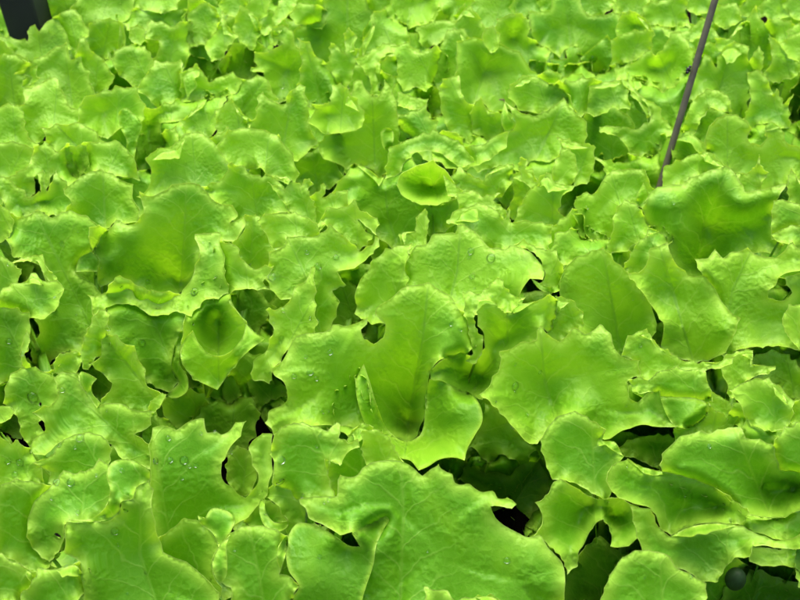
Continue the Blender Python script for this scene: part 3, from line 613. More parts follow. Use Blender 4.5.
# front to back
rng_all = {}
order = [l for l in LEAVES if l['deep']] + [l for l in LEAVES if not l['deep']]
def fold(lf, rng):
    """part of an upper or side margin folds forward over the blade"""
    o = lf['patches'][0]['o']; n = len(o); P = np.array([(a[0], a[1]) for a in o]); cen = P.mean(0)
    if n < 7 or lf['deep'] or len(lf['patches']) > 1 or lf['patches'][0]['tip'] < 0.9: return
    size = math.sqrt(abs(np.sum(P[:, 0]*np.roll(P[:, 1], -1) - P[:, 1]*np.roll(P[:, 0], -1)))/2)
    if not 20 < size < 80 or rng.random() > 0.4: return
    ks = [k for k in range(n) if P[k, 1] < cen[1] + 0.1 * size]
    if not ks: return
    k0 = ks[int(rng.integers(len(ks)))]; m = int(rng.integers(3, 5)); run = [(k0 - m // 2 + j) % n for j in range(m)]
    out = [(P[k, 0], P[k, 1], None) for k in run]; inn = []
    d = rng.uniform(0.22, 0.48)
    for j in range(m * 2 - 1):
        f = (j + 0.5) / (m * 2 - 1) * (m - 1); a = int(f); b = min(a + 1, m - 1)
        q = P[run[a]] * (1 - f + a) + P[run[b]] * (f - a); w = math.sin(math.pi * (j + 0.5) / (m * 2 - 1))
        q = q + (cen - q) * d * w * rng.uniform(0.75, 1.2)
        inn.append((q[0], q[1], 0.30 * size * w * d))
    lf['patches'].append(dict(o=out + inn[::-1], t=lf['patches'][0]['t'] - 2, p=lf['patches'][0]['p'], b=0.0, r=0.6, roll=.02, c=[], arch=1, cup=1, tip=0, auto=True))

def place(lf):
    global FRONT
    fold(lf, np.random.default_rng(500 + lf['id']))
    rng = np.random.default_rng(1000 + lf['id'])
    main = Patch(lf['patches'][0], lf, rng)
    lf['main'] = main; lf['ps'] = [main] + [Patch(d, lf, rng, main) for d in lf['patches'][1:]]
    own = np.full((GH, GW), 1e9)
    worst = 0
    for p in lf['ps'][1:][::-1]:
        settle(p, 0.006); x0, y0, x1, y1 = p.box
        own[y0:y1, x0:x1] = np.minimum(own[y0:y1, x0:x1], p.R)
    req = settle(main, 0.013, own); x0, y0, x1, y1 = main.box
    FRONT[y0:y1, x0:x1] = np.minimum(FRONT[y0:y1, x0:x1], main.R)
    FRONT = np.minimum(FRONT, own)
for lf in order[::-1]: place(lf)
# leaves further down, wherever the crowns leave a gap (some gaps stay open to the soil)
OPEN = [(60,566,26),(45,418,14),(10,425,20),(262,408,30),(248,345,16),(482,462,26),(527,528,16),(570,488,10),(226,598,14),(18,470,10),(755,572,20),(247,492,8),(98,486,10),(708,568,8)]
frng = np.random.default_rng(5); tries = 0; nfill = 0
while tries < 9000 and nfill < 230:
    tries += 1
    x, y = frng.uniform(-30, 830), frng.uniform(-30, 620)
    iy, ix = int((y + MX) / RS), int((x + MX) / RS)
    if FRONT[iy, ix] < 1e8 or any(math.hypot(x-a, y-b) < r for a, b, r in OPEN): continue
    R = 17 + 0.045 * max(0, y) + frng.uniform(0, 8); n = 9; ph = frng.uniform(0, 6.28)
    o = [(x + R * (1.15 if k % 2 else 0.8) * frng.uniform(.8, 1.15) * math.cos(ph + k*2*math.pi/n), y + R*0.5 + R * (1.1 if k % 2 else 0.8) * frng.uniform(.8, 1.15) * math.sin(ph + k*2*math.pi/n), None) for k in range(n)]
    h = frng.uniform(8.5, 11) if y < 190 else frng.uniform(-2, 4)
    lf = dict(patches=[dict(o=o, arch=1, cup=1, tip=1, t=-8, p=0, b=.06, r=1.0, roll=.03, c=[])], h=h/100, rib=[], head=None, deep=True, tone=-0.05, id=len(LEAVES))
    LEAVES.append(lf); place(lf); nfill += 1

# ------------------------------------------------------------------ materials
def new_mat(name):
    m = bpy.data.materials.new(name); m.use_nodes = True
    nt = m.node_tree; nt.nodes.clear()
    return m, nt, nt.nodes, nt.links

def leaf_material():
    m, nt, N, K = new_mat('lettuce_leaf')
    out = N.new('ShaderNodeOutputMaterial')
    uv = N.new('ShaderNodeUVMap'); uv.uv_map = 'leaf'
    at = N.new('ShaderNodeAttribute'); at.attribute_name = 'margin'; at.attribute_type = 'GEOMETRY'
    tone = N.new('ShaderNodeAttribute'); tone.attribute_name = 'tone'; tone.attribute_type = 'OBJECT'
    def math_(op, a, b=None, c=None):
        n = N.new('ShaderNodeMath'); n.operation = op
        for i, v in enumerate((a, b, c)):
            if v is None: continue
            if isinstance(v, (int, float)): n.inputs[i].default_value = v
            else: K.new(v, n.inputs[i])
        return n.outputs[0]
    sep = N.new('ShaderNodeSeparateXYZ'); K.new(uv.outputs[0], sep.inputs[0])
    u, v = sep.outputs[0], sep.outputs[1]
    # wobble so that no vein is straight
    nz = N.new('ShaderNodeTexNoise'); nz.noise_dimensions = '2D'; nz.inputs['Scale'].default_value = 0.55; nz.inputs['Detail'].default_value = 3
    K.new(uv.outputs[0], nz.inputs['Vector'])
    wob = math_('MULTIPLY', math_('SUBTRACT', nz.outputs[0], 0.5), 1.3)
    av = math_('ABSOLUTE', v)
    # side veins leave the midrib at an angle and bow forward
    ph = math_('ADD', math_('ADD', math_('ADD', u, math_('MULTIPLY', math_('POWER', av, 0.8), 0.95)), wob), math_('MULTIPLY', math_('SIGN', v), 0.31))
    fr = math_('ABSOLUTE', math_('SUBTRACT', math_('FRACT', math_('MULTIPLY', ph, 0.62)), 0.5))
    side = math_('SUBTRACT', 1, math_('SMOOTH_MIN', math_('MULTIPLY', fr, 16), 1.0, 0.2))
    side = math_('MAXIMUM', side, 0)
    side = math_('MULTIPLY', side, math_('MAXIMUM', 0, math_('SUBTRACT', 1, math_('MULTIPLY', av, 0.25))))
    mid = math_('MAXIMUM', 0, math_('SUBTRACT', 1, math_('MULTIPLY', av, 9)))
    # net of small veins
    vo = N.new('ShaderNodeTexVoronoi'); vo.voronoi_dimensions = '2D'; vo.feature = 'DISTANCE_TO_EDGE'; vo.inputs['Scale'].default_value = 1.9
    mp = N.new('ShaderNodeVectorMath'); mp.operation = 'ADD'
    nz2 = N.new('ShaderNodeTexNoise'); nz2.noise_dimensions = '2D'; nz2.inputs['Scale'].default_value = 2.2; nz2.inputs['Detail'].default_value = 2
    K.new(uv.outputs[0], nz2.inputs['Vector'])
    sc = N.new('ShaderNodeVectorMath'); sc.operation = 'SCALE'; sc.inputs['Scale'].default_value = 0.35
    K.new(nz2.outputs['Color'], sc.inputs[0]); K.new(uv.outputs[0], mp.inputs[0]); K.new(sc.outputs[0], mp.inputs[1])
    K.new(mp.outputs[0], vo.inputs['Vector'])
    net = math_('MAXIMUM', 0, math_('SUBTRACT', 1, math_('MULTIPLY', vo.outputs['Distance'], 9)))
    vo2 = N.new('ShaderNodeTexVoronoi'); vo2.voronoi_dimensions = '2D'; vo2.feature = 'DISTANCE_TO_EDGE'; vo2.inputs['Scale'].default_value = 4.6
    K.new(mp.outputs[0], vo2.inputs['Vector'])
    # colour
    big = N.new('ShaderNodeTexNoise'); big.noise_dimensions = '2D'; big.inputs['Scale'].default_value = 0.28; big.inputs['Detail'].default_value = 4
    K.new(uv.outputs[0], big.inputs['Vector'])
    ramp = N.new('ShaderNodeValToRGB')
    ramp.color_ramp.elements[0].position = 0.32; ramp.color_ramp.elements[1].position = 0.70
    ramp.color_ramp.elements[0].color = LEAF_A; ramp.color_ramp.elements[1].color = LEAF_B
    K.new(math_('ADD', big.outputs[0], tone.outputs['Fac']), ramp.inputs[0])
    def mix(f, a, b):
        n = N.new('ShaderNodeMix'); n.data_type = 'RGBA'
        if isinstance(f, (int, float)): n.inputs[0].default_value = f
        else: K.new(f, n.inputs[0])
        for s, q in ((6, a), (7, b)):
            if isinstance(q, tuple): n.inputs[s].default_value = q
            else: K.new(q, n.inputs[s])
        return n.outputs[2]
    col = mix(math_('MULTIPLY', side, 0.26), ramp.outputs[0], (0.42, 0.60, 0.12, 1))
    col = mix(math_('MULTIPLY', net, 0.06), col, (0.40, 0.60, 0.10, 1))
    col = mix(math_('MULTIPLY', mid, 0.8), col, (0.16, 0.36, 0.02, 1))
    rim = N.new('ShaderNodeMapRange'); rim.interpolation_type = 'SMOOTHSTEP'
    rim.inputs['From Min'].default_value = 0.0; rim.inputs['From Max'].default_value = 0.009
    rim.inputs['To Min'].default_value = 0.62; rim.inputs['To Max'].default_value = 0.0
    K.new(at.outputs['Fac'], rim.inputs[0])
    col = mix(rim.outputs[0], col, RIM_COL)
    edge = N.new('ShaderNodeMapRange'); edge.inputs['From Max'].default_value = 0.0009
    edge.inputs['To Min'].default_value = 0.25; edge.inputs['To Max'].default_value = 0.0
    K.new(at.outputs['Fac'], edge.inputs[0])
    col = mix(edge.outputs[0], col, (0.62, 0.72, 0.22, 1))
    # relief
    hgt = math_('ADD', math_('MULTIPLY', vo.outputs['Distance'], 0.45), math_('MULTIPLY', vo2.outputs['Distance'], 0.25))
    hgt = math_('SUBTRACT', hgt, math_('ADD', math_('MULTIPLY', side, 0.7), math_('MULTIPLY', mid, 1.2)))
    fine = N.new('ShaderNodeTexNoise'); fine.noise_dimensions = '2D'; fine.inputs['Scale'].default_value = 9; fine.inputs['Detail'].default_value = 3
    K.new(uv.outputs[0], fine.inputs['Vector'])
    hgt = math_('ADD', hgt, math_('MULTIPLY', fine.outputs[0], 0.05))
    bl = N.new('ShaderNodeTexVoronoi'); bl.voronoi_dimensions = '2D'; bl.feature = 'SMOOTH_F1'; bl.inputs['Scale'].default_value = 2.6; bl.inputs['Smoothness'].default_value = 0.6
    K.new(mp.outputs[0], bl.inputs['Vector'])
    patchy = N.new('ShaderNodeTexNoise'); patchy.noise_dimensions = '2D'; patchy.inputs['Scale'].default_value = 0.5; patchy.inputs['Detail'].default_value = 1
    K.new(uv.outputs[0], patchy.inputs['Vector'])
    pm = N.new('ShaderNodeMapRange'); pm.inputs['From Min'].default_value = 0.42; pm.inputs['From Max'].default_value = 0.62; K.new(patchy.outputs[0], pm.inputs[0])
    hgt = math_('SUBTRACT', hgt, math_('MULTIPLY', math_('MULTIPLY', bl.outputs['Distance'], 3.2), pm.outputs[0]))
    bm = N.new('ShaderNodeBump'); bm.inputs['Strength'].default_value = BUMP; bm.inputs['Distance'].default_value = 0.0022
    K.new(hgt, bm.inputs['Height'])
    pr = N.new('ShaderNodeBsdfPrincipled')
    K.new(col, pr.inputs['Base Color']); K.new(bm.outputs[0], pr.inputs['Normal'])
    rg = N.new('ShaderNodeMapRange'); rg.inputs['To Min'].default_value = 0.42; rg.inputs['To Max'].default_value = 0.62
    K.new(nz2.outputs[0], rg.inputs[0]); K.new(rg.outputs[0], pr.inputs['Roughness'])
    pr.inputs['Specular IOR Level'].default_value = 0.32
    tr = N.new('ShaderNodeBsdfTranslucent')
    hs = N.new('ShaderNodeMix'); hs.data_type = 'RGBA'; hs.blend_type = 'MULTIPLY'; hs.inputs[0].default_value = 1
    K.new(col, hs.inputs[6]); hs.inputs[7].default_value = TRANS
    K.new(hs.outputs[2], tr.inputs['Color']); K.new(bm.outputs[0], tr.inputs['Normal'])
    mx = N.new('ShaderNodeMixShader'); mx.inputs[0].default_value = TRANS_MIX
    K.new(pr.outputs[0], mx.inputs[1]); K.new(tr.outputs[0], mx.inputs[2]); K.new(mx.outputs[0], out.inputs[0])
    return m

def simple_mat(name, base, rough, nscale=40, var=0.4, bump=0.2, bdist=0.002, spec=0.5):
    m, nt, N, K = new_mat(name)
    out = N.new('ShaderNodeOutputMaterial'); pr = N.new('ShaderNodeBsdfPrincipled')
    tc = N.new('ShaderNodeTexCoord'); nz = N.new('ShaderNodeTexNoise')
    nz.inputs['Scale'].default_value = nscale; nz.inputs['Detail'].default_value = 8; nz.inputs['Roughness'].default_value = 0.65
    K.new(tc.outputs['Object'], nz.inputs['Vector'])
    rp = N.new('ShaderNodeValToRGB')
    lo = tuple(c * (1 - var) for c in base) + (1,); hi = tuple(min(1, c * (1 + var)) for c in base) + (1,)
    rp.color_ramp.elements[0].position = 0.3; rp.color_ramp.elements[1].position = 0.7
    rp.color_ramp.elements[0].color = lo; rp.color_ramp.elements[1].color = hi
    K.new(nz.outputs[0], rp.inputs[0]); K.new(rp.outputs[0], pr.inputs['Base Color'])
    bm = N.new('ShaderNodeBump'); bm.inputs['Strength'].default_value = bump; bm.inputs['Distance'].default_value = bdist
    K.new(nz.outputs[0], bm.inputs['Height']); K.new(bm.outputs[0], pr.inputs['Normal'])
    pr.inputs['Roughness'].default_value = rough; pr.inputs['Specular IOR Level'].default_value = spec
    K.new(pr.outputs[0], out.inputs[0])
    return m

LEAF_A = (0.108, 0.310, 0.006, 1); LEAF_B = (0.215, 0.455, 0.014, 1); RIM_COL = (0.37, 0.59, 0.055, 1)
TRANS = (1.25, 1.18, 0.45, 1); TRANS_MIX = 0.40; BUMP = 0.20
M_LEAF = leaf_material()
M_SOIL = simple_mat('potting_soil', (0.005, 0.004, 0.003), 0.95, 60, 0.6, 1.0, 0.01, 0.0)
M_STAKE = simple_mat('grey_brown_rod', (0.072, 0.064, 0.032), 0.55, 90, 0.25, 0.3, 0.001)
M_BLACK = simple_mat('black_plastic', (0.006, 0.006, 0.007), 0.55, 60, 0.3, 0.1, 0.001)
M_BUG = simple_mat('beetle_shell', (0.008, 0.006, 0.005), 0.3, 300, 0.3, 0.1, 0.0005)
M_BERRY = simple_mat('dark_green_skin', (0.010, 0.028, 0.006), 0.6, 120, 0.4, 0.2, 0.001, 0.15)
M_DIRT = simple_mat('dry_dirt', (0.16, 0.11, 0.05), 0.9, 400, 0.5, 0.6, 0.001)

def water_mat():
    m, nt, N, K = new_mat('clear_water')
    out = N.new('ShaderNodeOutputMaterial'); pr = N.new('ShaderNodeBsdfPrincipled')
    N.remove(pr)
    a = N.new('ShaderNodeBsdfTransparent'); a.inputs[0].default_value = (0.97, 1.0, 0.95, 1)
    g = N.new('ShaderNodeBsdfGlossy'); g.inputs['Roughness'].default_value = 0.04
    f = N.new('ShaderNodeFresnel'); f.inputs['IOR'].default_value = 1.22
    x = N.new('ShaderNodeMixShader'); K.new(f.outputs[0], x.inputs[0]); K.new(a.outputs[0], x.inputs[1]); K.new(g.outputs[0], x.inputs[2])
    K.new(x.outputs[0], out.inputs[0]); return m
M_WATER = water_mat()

# ------------------------------------------------------------------ objects
def link(name, verts, faces, mat, parent=None, smooth=True):
    me = bpy.data.meshes.new(name); me.from_pydata([tuple(v) for v in verts], [], [tuple(int(i) for i in f) for f in faces])
    me.materials.append(mat)
    if smooth: me.polygons.foreach_set('use_smooth', [True] * len(me.polygons))
    me.update()
    o = bpy.data.objects.new(name, me); COL.objects.link(o)
    if parent: o.parent = parent; o.location = -parent.location
    return o

def tag(o, label=None, cat=None, group=None, kind=None):
    for k, v in (('label', label), ('category', cat), ('group', group), ('kind', kind)):
        if v: o[k] = v
    return o

head_pos = {k: at_height(x, y, 0.05) * np.array([1, 1, 0]) + np.array([0, 0, GROUND]) for k, (x, y) in HEADS.items()}
ALLV, ALLF = [], []
def behind(V, gap=0.004):
    """move points that would cut through the visible crowns down behind them"""
    V = np.array(V); r = V - CAM; t = r @ FW
    px = 400 + F * (r @ RT) / t; py = 300 - F * (r @ UP) / t
    ix = ((px + MX) / RS).astype(int); iy = ((py + MX) / RS).astype(int)
    ok = (ix >= 3) & (ix < GW - 3) & (iy >= 3) & (iy < GH - 3)
    ixc, iyc = np.clip(ix, 3, GW - 4), np.clip(iy, 3, GH - 4)
    f = BACK[iyc, ixc]
    k = np.where(ok & (f < 1e8) & (t < f + gap), (f + gap) / t, 1.0)
    return CAM + r * k[:, None]
# the farthest surface in each small neighbourhood, so that whole faces stay hidden
BACK = np.where(FRONT > 1e8, -1, FRONT)
for _ in range(2):
    q = np.pad(BACK, 1, mode='edge')
    BACK = np.maximum.reduce([q[1:-1, 1:-1], q[:-2, 1:-1], q[2:, 1:-1], q[1:-1, :-2], q[1:-1, 2:]])
BACK = np.where(BACK < 0, 1e9, BACK)
def build_leaf(lf):
    main = lf['main']; Vs, Fs, Ms, UVs = [], [], [], []; off = 0; rng = np.random.default_rng(lf['id'])
    for p in lf['ps']:
        P, W, T, e, d = mesh_patch(p)
        rib = lf['rib'] or None
        if not rib:
            c = main.poly.mean(0); s = main.size * 0.5; a = rng.uniform(-.5, .5)
            rib = [(c[0] - s * math.sin(a), c[1] - s * math.cos(a)), (c[0] + s * math.sin(a), c[1] + s * math.cos(a))]
        rd, u, sg = rib_dist(P[:, 0], P[:, 1], rib)
        k = p.unit * 100                                  # leaf centimetres
        UV = np.stack([u * k + 17.3 * lf['id'], (rd * k) * sg if lf['rib'] else rd * k * sg + 0.6], -1)
        p.nv = len(W); p.push = float(sample_C(p, P[:, 0], P[:, 1]).max() / p.unit)
        Vs.append(W); Fs.append(T + off); Ms.append(e); UVs.append(UV); off += len(W)
        if p is main: mainW, mainP = W, P
        else:                                             # sew the folded part to the blade
            dd = ((W[::2, None] - mainW[None, ::2])**2).sum(-1); a, b = np.unravel_index(dd.argmin(), dd.shape); a, b = 2*a, 2*b
            tri = T[(T == a).any(1)][0]; c2 = [q for q in tri if q != a][0]
            Fs.append(np.array([[off - len(W) + a, off - len(W) + c2, b]]))
    # the stalk down to the heart of its plant
    if lf['rib']: bx, by = lf['rib'][-1][:2]
    else:
        q = main.poly; low = q[q[:, 1] > np.percentile(q[:, 1], 80)]; bx, by = low.mean(0)
    i = int(((mainP[:, 0] - bx)**2 + (mainP[:, 1] - by)**2).argmin()); B = mainW[i]
    if lf['head'] is None:
        g = B * np.array([1, 1, 0]) + np.array([0, 0, GROUND]) + np.array([0, -0.012, 0])
        lf['head'] = min(head_pos, key=lambda h: np.linalg.norm((head_pos[h] - g)))
    H = head_pos[lf['head']] + np.array([rng.uniform(-.006, .006), rng.uniform(-.006, .006), 0.004])
    dirv = H - B; side = np.cross(dirv, np.array([0, 0.3, 1.0])); side /= np.linalg.norm(side) + 1e-9
    cpt = B + np.array([dirv[0]*0.35, dirv[1]*0.35 + 0.004, dirv[2]*0.62])
    V, Fc, Mg, UV = [], [], [], []; w0 = min(0.014, main.size * main.unit * 0.16)
    for j in range(9):
        s = j / 8; c = (1-s)**2 * B + 2*s*(1-s) * cpt + s*s * H
        w = w0 * (1 - 0.55 * s)
        for q, k in enumerate((-1, -.4, .4, 1)):
            V.append(c + side * (w * k) + np.array([0, 0.35 * w * (1 - abs(k)), -0.3 * w * (1 - abs(k)) - 0.0015])); Mg.append(0.02); UV.append((s * 5, k * .4))
        if j:
            for q in range(3):
                a = off + (j-1)*4 + q; Fc.append((a, a+1, a+5, a+4))
    V = behind(V, 0.003)
    for q in range(3): Fc.append((i, off + q, off + q + 1))
    Vs.append(np.array(V)); Ms.append(np.array(Mg)); UVs.append(np.array(UV))
    V = np.concatenate(Vs); Fall = [tuple(f) for T in Fs for f in T] + Fc
    M_ = np.concatenate(Ms); U_ = np.concatenate(UVs)
    ALLF.extend([tuple(int(a) + len(ALLV) for a in f) for T in Fs for f in T]); ALLV.extend(map(tuple, V))
    return V, Fall, M_, U_

roots = {}
hrng = random.Random(4); hue = {h: hrng.uniform(-.10, .08) for h in HEADS}
built = []
for lf in LEAVES:
    built.append((lf, build_leaf(lf)))
used = sorted({lf['head'] for lf in LEAVES})
for h in used:
    o = bpy.data.objects.new('lettuce', None); COL.objects.link(o); o.location = Vector(head_pos[h]); o.empty_display_size = 0.02
    roots[h] = o
    tag(o, LABELS.get(h, 'pale green loose leaf lettuce ' + h), 'lettuce', 'lettuces growing packed in the bed')

def finish_leaf(o, M_, U_):
    me = o.data
    a = me.attributes.new('margin', 'FLOAT', 'POINT'); a.data.foreach_set('value', np.asarray(M_, np.float32))
    uv = me.uv_layers.new(name='leaf')
    idx = np.empty(len(me.loops), np.int32); me.loops.foreach_get('vertex_index', idx)
    uv.data.foreach_set('uv', np.asarray(U_, np.float32)[idx].ravel())
    md = o.modifiers.new('rim', 'SOLIDIFY'); md.thickness = 0.0003; md.offset = 0; md.use_rim_only = True

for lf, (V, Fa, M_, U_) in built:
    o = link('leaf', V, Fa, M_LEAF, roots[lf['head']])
    o['tone'] = lf['tone'] + hue[lf['head']] + random.uniform(-.10, .10) + (-.28 if lf['head'] in ('fl','fm','fc','fr','fe') else -.03 if lf['head'] in ('ml','mc','mr','me') else .10)  # near rows darker, far rows lighter: foreground shade put into the leaf colour
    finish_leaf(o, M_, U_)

# low outer leaves round every heart, half hidden under the crowns
def low_leaf(pos, ang, ln, wd, rise, seed):
    rng = np.random.default_rng(seed); V, Fc, Mg, UV = [], [], [], []
    nu, nv = 22, 15; ph = rng.uniform(0, 6.28, 4)
    for i in range(nu):
        s = i / (nu - 1)
        wid = wd * (0.16 + 0.84 * math.sin(min(1, s * 1.05)**1.5 * math.pi * 0.62)) * (1 if s < .86 else math.sqrt(max(0.02, 1 - ((s - .86) / .145)**2)))
        for j in range(nv):
            t = 2 * j / (nv - 1) - 1
            r = ln * s + 0.006
            ed = abs(t)**3
            z = rise * math.sin(s * 2.0) + 0.004 + 0.35 * wid * t * t * 0.5 + ed * 0.16 * wd * math.sin(s * 17 + ph[0] + t) + 0.05*wd*math.sin(s*9+ph[1]+3*t)
            if s > .85: z += (s - .85) / .15 * 0.1 * wd * math.sin(t * 9 + ph[2])
            y = t * wid * (1 + 0.10 * math.sin(s * 23 + ph[3])*ed)
            ca, sa = math.cos(ang), math.sin(ang)
            V.append((pos[0] + ca*r - sa*y, pos[1] + sa*r + ca*y, max(0.003, z) + GROUND)); Mg.append(wd*(1-abs(t))*0.8 if s<.9 else 0.004); UV.append((s*ln*100 + seed, t*wid*100))
            if i and j:
                a = i*nv + j; Fc.append((a, a-1, a-nv-1, a-nv))
    return behind(V), Fc, Mg, UV
k = 0
for h in used:
    dist = np.linalg.norm(head_pos[h] - CAM)
    n = 12
    for i in range(n):
        k += 1
        V, Fc, Mg, UV = low_leaf(head_pos[h], i * 2 * math.pi / n + random.uniform(-.4, .4), random.uniform(.045, .07), random.uniform(.018, .028), random.uniform(.03, .06) if i % 2 else random.uniform(.07, .12), k)
        o = link('leaf', V, Fc, M_LEAF, roots[h]); o['tone'] = random.uniform(-.2, .05)
        finish_leaf(o, Mg, UV)

# ------------------------------------------------------------------ ground, tray, rod, small things
def grid(x0, x1, y0, y1, n, m, f):
    V = [(x0 + (x1-x0)*i/n, y0 + (y1-y0)*j/m, f(x0 + (x1-x0)*i/n, y0 + (y1-y0)*j/m)) for j in range(m+1) for i in range(n+1)]
    Fc = [(j*(n+1)+i, j*(n+1)+i+1, (j+1)*(n+1)+i+1, (j+1)*(n+1)+i) for j in range(m) for i in range(n)]
    return V, Fc
ws = WaveField(np.random.default_rng(3), 0.03, 9)
V, Fc = grid(-1.6, 1.6, -0.4, 3.2, 160, 180, lambda x, y: GROUND + 0.003 * float(ws(np.array([x]), np.array([y]))[0]))
tag(link('ground', V, Fc, M_SOIL), kind='structure')

def box(V, Fc, c, hx, hy, hz, tw=1.0):
    b = len(V)
    for dz in (-1, 1):
        for dx, dy in ((-1,-1),(1,-1),(1,1),(-1,1)):
            q = tw if dz > 0 else 1
            V.append((c[0]+dx*hx*q, c[1]+dy*hy*q, c[2]+dz*hz))
    for f in ((0,3,2,1),(4,5,6,7),(0,1,5,4),(1,2,6,5),(2,3,7,6),(3,0,4,7)): Fc.append(tuple(b+i for i in f))

def tube(path, rad, n=14):
    V, Fc = [], []
    for i, (p, r) in enumerate(zip(path, rad)):
        p = np.array(p); a = np.array(path[min(i+1, len(path)-1)]) - np.array(path[max(i-1, 0)]); a /= np.linalg.norm(a)
        s = np.cross(a, [0, 1, 0.2]); s /= np.linalg.norm(s); t = np.cross(a, s)
        for j in range(n):
            q = 2*math.pi*j/n; V.append(p + r*(math.cos(q)*s + math.sin(q)*t))
            if i: Fc.append(((i-1)*n+j, (i-1)*n+(j+1) % n, i*n+(j+1) % n, i*n+j))
    for e in (0, len(path)-1):
        V.append(np.array(path[e])); c = len(V)-1
        for j in range(n): Fc.append((e*n+j, e*n+(j+1) % n, c))
    return V, Fc

def ellipsoid(c, r, ax=np.eye(3), nu=20, nv=12, flat=None):
    V, Fc = [], []
    for i in range(nv+1):
        th = math.pi*i/nv
        for j in range(nu):
            q = 2*math.pi*j/nu
            l = np.array([r[0]*math.sin(th)*math.cos(q), r[1]*math.sin(th)*math.sin(q), r[2]*math.cos(th)])
            if flat is not None: l[2] = max(l[2], flat)
            V.append(np.array(c) + l @ ax)
            if i: Fc.append(((i-1)*nu+j, i*nu+j, i*nu+(j+1) % nu, (i-1)*nu+(j+1) % nu))
    return V, Fc

# the rod: foot in the soil among the leaves, leaning to the right
A = at_height(652, 214, 0.0); B = at_height(660, 183, 0.06); 
dB = ray(660, 183); tB = float(np.linalg.norm((B - CAM)) / np.linalg.norm(dB))
TT = CAM + ray(718, -8) * (tB * 0.93)
foot = B + (B - TT) * ((B[2] - GROUND) / (TT[2] - B[2]))
top = TT + (TT - B) * 0.35
path = [foot + (top - foot) * s + np.array([0.0007*math.sin(s*5), 0, 0]) for s in np.linspace(0, 1, 24)]
ur = tB / F
V, Fc = tube(path, [3.45 * ur * (1 - 0.12*s) for s in np.linspace(0, 1, 24)])
tag(link('garden_stake', V, Fc, M_STAKE), 'thin grey brown rod leaning among the lettuces at upper right', 'stake')

tree = BVHTree.FromPolygons([Vector(v) for v in ALLV], ALLF)
def hit(x, y):
    d = Vector(ray(np.array(x), np.array(y))).normalized()
    return tree.ray_cast(Vector(CAM), d), d

# beetle on the rod
t_ = float(np.interp(70, [-8, 183], [tB*0.93, tB])); c = CAM + ray(688.3, 70) * (t_ - 0.004)
V, Fc = ellipsoid(c, (2.2*ur, 1.5*ur, 2.6*ur)); b = len(V)
for cc, rr in (((687.2, 72.6), (1.7, 1.4, 1.5)), ((690.0, 66.8), (1.3, 1.2, 1.3))):
    V2, F2 = ellipsoid(CAM + ray(*cc) * (t_ - 0.004), tuple(q*ur for q in rr)); n0 = len(V); V += V2; Fc += [tuple(i+n0 for i in f) for f in F2]
for lx, ly in ((684.6, 71), (685, 74.5), (690.5, 71.5), (685.8, 66.5)):
    V2, F2 = tube([CAM + ray(688, 70)*(t_-.004), CAM + ray((688+lx)/2, (70+ly)/2 - .6)*(t_-.006), CAM + ray(lx, ly)*(t_-.002)], [0.35*ur]*3, 6); n0 = len(V); V += V2; Fc += [tuple(i+n0 for i in f) for f in F2]
tag(link('insect', V, Fc, M_BUG), 'tiny black insect clinging to the side of the rod', 'insect')

# dark green ball under the right front leaf
P0 = at_height(735.5, 579, 0.045)
V, Fc = ellipsoid(P0, (9.5*0.46/F, 9.5*0.46/F, 14*0.46/F), nu=28, nv=18)
tag(link('green_berry', V, Fc, M_BERRY), 'small glossy dark green berry like ball in the gap under a leaf', 'berry')

# black tray post at the far left corner
def post(px0, px1, py, hx):
    c = at_height((px0+px1)/2, py, 0.10)
    w = (px1-px0)/F * np.linalg.norm(c - CAM) / 2
    return c, w
V, Fc = [], []
c, w = post(3, 42, 24, 0)
box(V, Fc, (c[0]-0.004, c[1]+w, 0.11), w*.74, w*.8, 0.19, 1.04)
pst = link('plastic_post', V, Fc, M_BLACK, smooth=False)
bv = pst.modifiers.new('bevel', 'BEVEL'); bv.width = 0.003; bv.segments = 2
tag(pst, 'black square plastic post at the top left corner of the bed', 'post')

# water drops: photo position and radius in pixels
DROPS = '''195,292,4.5 108,328,3.4 142,343,4 318,266,3.8 307,252,2.4 336,257,3 272,277,4.5 491,258,4.6 471,251,3.4 472,276,3.2 310,372,3.6 294,376,2.8 289,403,4
515,386,4.5 515,364,2 33,397,8 9,341,3.2 57,482,4 71,482,5 97,475,2 122,470,2.4 52,498,2 78,512,2.5 155,461,4 170,460,3 184,460,4.4 58,536,5 115,531,4.4 126,510,3 118,544,2
281,460,4.6 280,481,6 507,560,3.6 709,446,2.6 281,338,3 283,310,2.5 80,438,4 20,462,4.4 8,461,3 15,474,3 168,438,3 62,390,3 303,496,2.5 330,352,3.2 593,59,4 283,87,2.6 348,87,2 146,572,2
190,466,2.2 182,478,2 60,445,2 75,447,2.2 215,432,2.4 232,452,2 460,330,2.2 540,372,2.4 322,412,2 640,345,2.4 735,352,2.4'''
drng = random.Random(21)
DROPS += ''.join(' %.1f,%.1f,%.1f' % (drng.uniform(0, 330), drng.uniform(230, 595), drng.uniform(1.0, 2.6)) for _ in range(55))
DROPS += ''.join(' %.1f,%.1f,%.1f' % (drng.uniform(270, 780), drng.uniform(200, 590), drng.uniform(1.0, 2.2)) for _ in range(30))
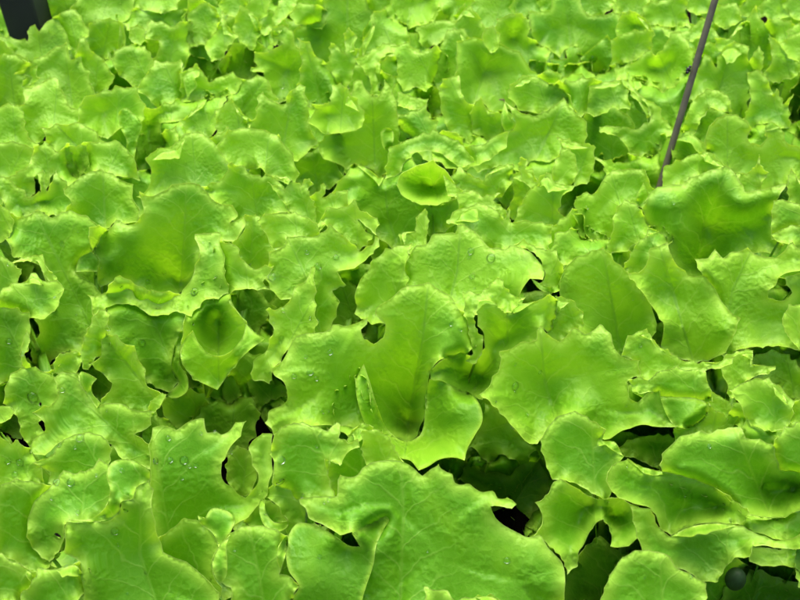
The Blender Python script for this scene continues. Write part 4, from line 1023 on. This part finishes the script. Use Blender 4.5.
for s in DROPS.split():
    x, y, r = (float(a) for a in s.split(',')); r *= 0.95 if r < 5 else 0.8
    (loc, nor, idx, dist), d = hit(x, y)
    if loc is None: continue
    if nor.dot(d) > 0: nor = -nor
    rr = r * (loc - Vector(CAM)).dot(Vector(FW)) / F
    z = np.array(nor); a = np.cross(z, [0.3, 1, 0.1]); a /= np.linalg.norm(a); bb = np.cross(z, a)
    V, Fc = ellipsoid(np.array(loc) + z * 0.0002, (rr, rr*random.uniform(.85, 1.1), rr*0.62), np.stack([a, bb, z]), 20, 12, -rr*0.12)
    tag(link('water_drop', V, Fc, M_WATER), 'clear round water drop lying on a pale green lettuce leaf', 'water drop', 'water drops on the lettuce leaves')

# speck of dirt
for x, y, r, lb in ((503, 101, 3.2, 'dry brown dirt fleck stuck on a far lettuce leaf'),):
    (loc, nor, idx, dist), d = hit(x, y)
    if loc is not None:
        if nor.dot(d) > 0: nor = -nor
        rr = r * dist / F; V, Fc = [], []
        for q in range(9):
            z = np.array(nor); a = np.cross(z, [0.3, 1, 0.1]); a /= np.linalg.norm(a); bb = np.cross(z, a)
            V2, F2 = ellipsoid(np.array(loc) + a*rr*random.uniform(-2, 2) + bb*rr*random.uniform(-.6, .6), (rr*random.uniform(.2,.5), rr*random.uniform(.2,.4), rr*.15), np.stack([a, bb, z]), 8, 6)
            n0 = len(V); V += V2; Fc += [tuple(i+n0 for i in f) for f in F2]
        tag(link('dirt_fleck', V, Fc, M_DIRT), lb, 'dirt')

# ------------------------------------------------------------------ camera and light
cam = bpy.data.cameras.new('camera'); co = bpy.data.objects.new('camera', cam); COL.objects.link(co)
co.location = Vector(CAM); co.rotation_euler = (math.pi/2 - PITCH, 0, 0)
cam.sensor_width = 36; cam.lens = F / 800 * 36; cam.clip_start = 0.02; cam.clip_end = 100
cam.dof.use_dof = True; cam.dof.focus_distance = 0.50; cam.dof.aperture_fstop = 16
scene.camera = co
W = bpy.data.worlds.new('World'); scene.world = W; W.use_nodes = True
nt = W.node_tree; bg = nt.nodes['Background']; sk = nt.nodes.new('ShaderNodeTexSky'); sk.sky_type = 'NISHITA'; sk.sun_disc = False
EL, AZ = math.radians(SUN_EL), math.radians(SUN_AZ)          # azimuth clockwise from +Y, the far side of the bed
sk.sun_elevation = EL; sk.sun_rotation = AZ; sk.air_density = 1.0; sk.dust_density = 4.0; sk.ozone_density = 1.0
nt.links.new(sk.outputs[0], bg.inputs[0]); bg.inputs[1].default_value = SKY
sl = bpy.data.lights.new('sun', 'SUN'); so = bpy.data.objects.new('sun', sl); COL.objects.link(so)
sl.energy = SUN; sl.angle = math.radians(SUN_ANG); sl.color = (1.0, 0.96, 0.90)
v = Vector((math.sin(AZ)*math.cos(EL), math.cos(AZ)*math.cos(EL), math.sin(EL)))
so.rotation_euler = v.to_track_quat('Z', 'Y').to_euler(); so.location = (0, 0, 3)
scene.view_settings.view_transform = 'Standard'; scene.view_settings.look = 'None'
scene.view_settings.exposure = EXPOSURE; scene.view_settings.gamma = 1; scene.view_settings.use_curve_mapping = False
scene.cycles.max_bounces = 6; scene.cycles.diffuse_bounces = 5; scene.cycles.transmission_bounces = 5; scene.cycles.glossy_bounces = 2
scene.cycles.use_adaptive_sampling = True; scene.cycles.adaptive_threshold = 0.035; scene.cycles.use_denoising = True; scene.cycles.transparent_max_bounces = 8
scene.cycles.caustics_reflective = False; scene.cycles.caustics_refractive = False
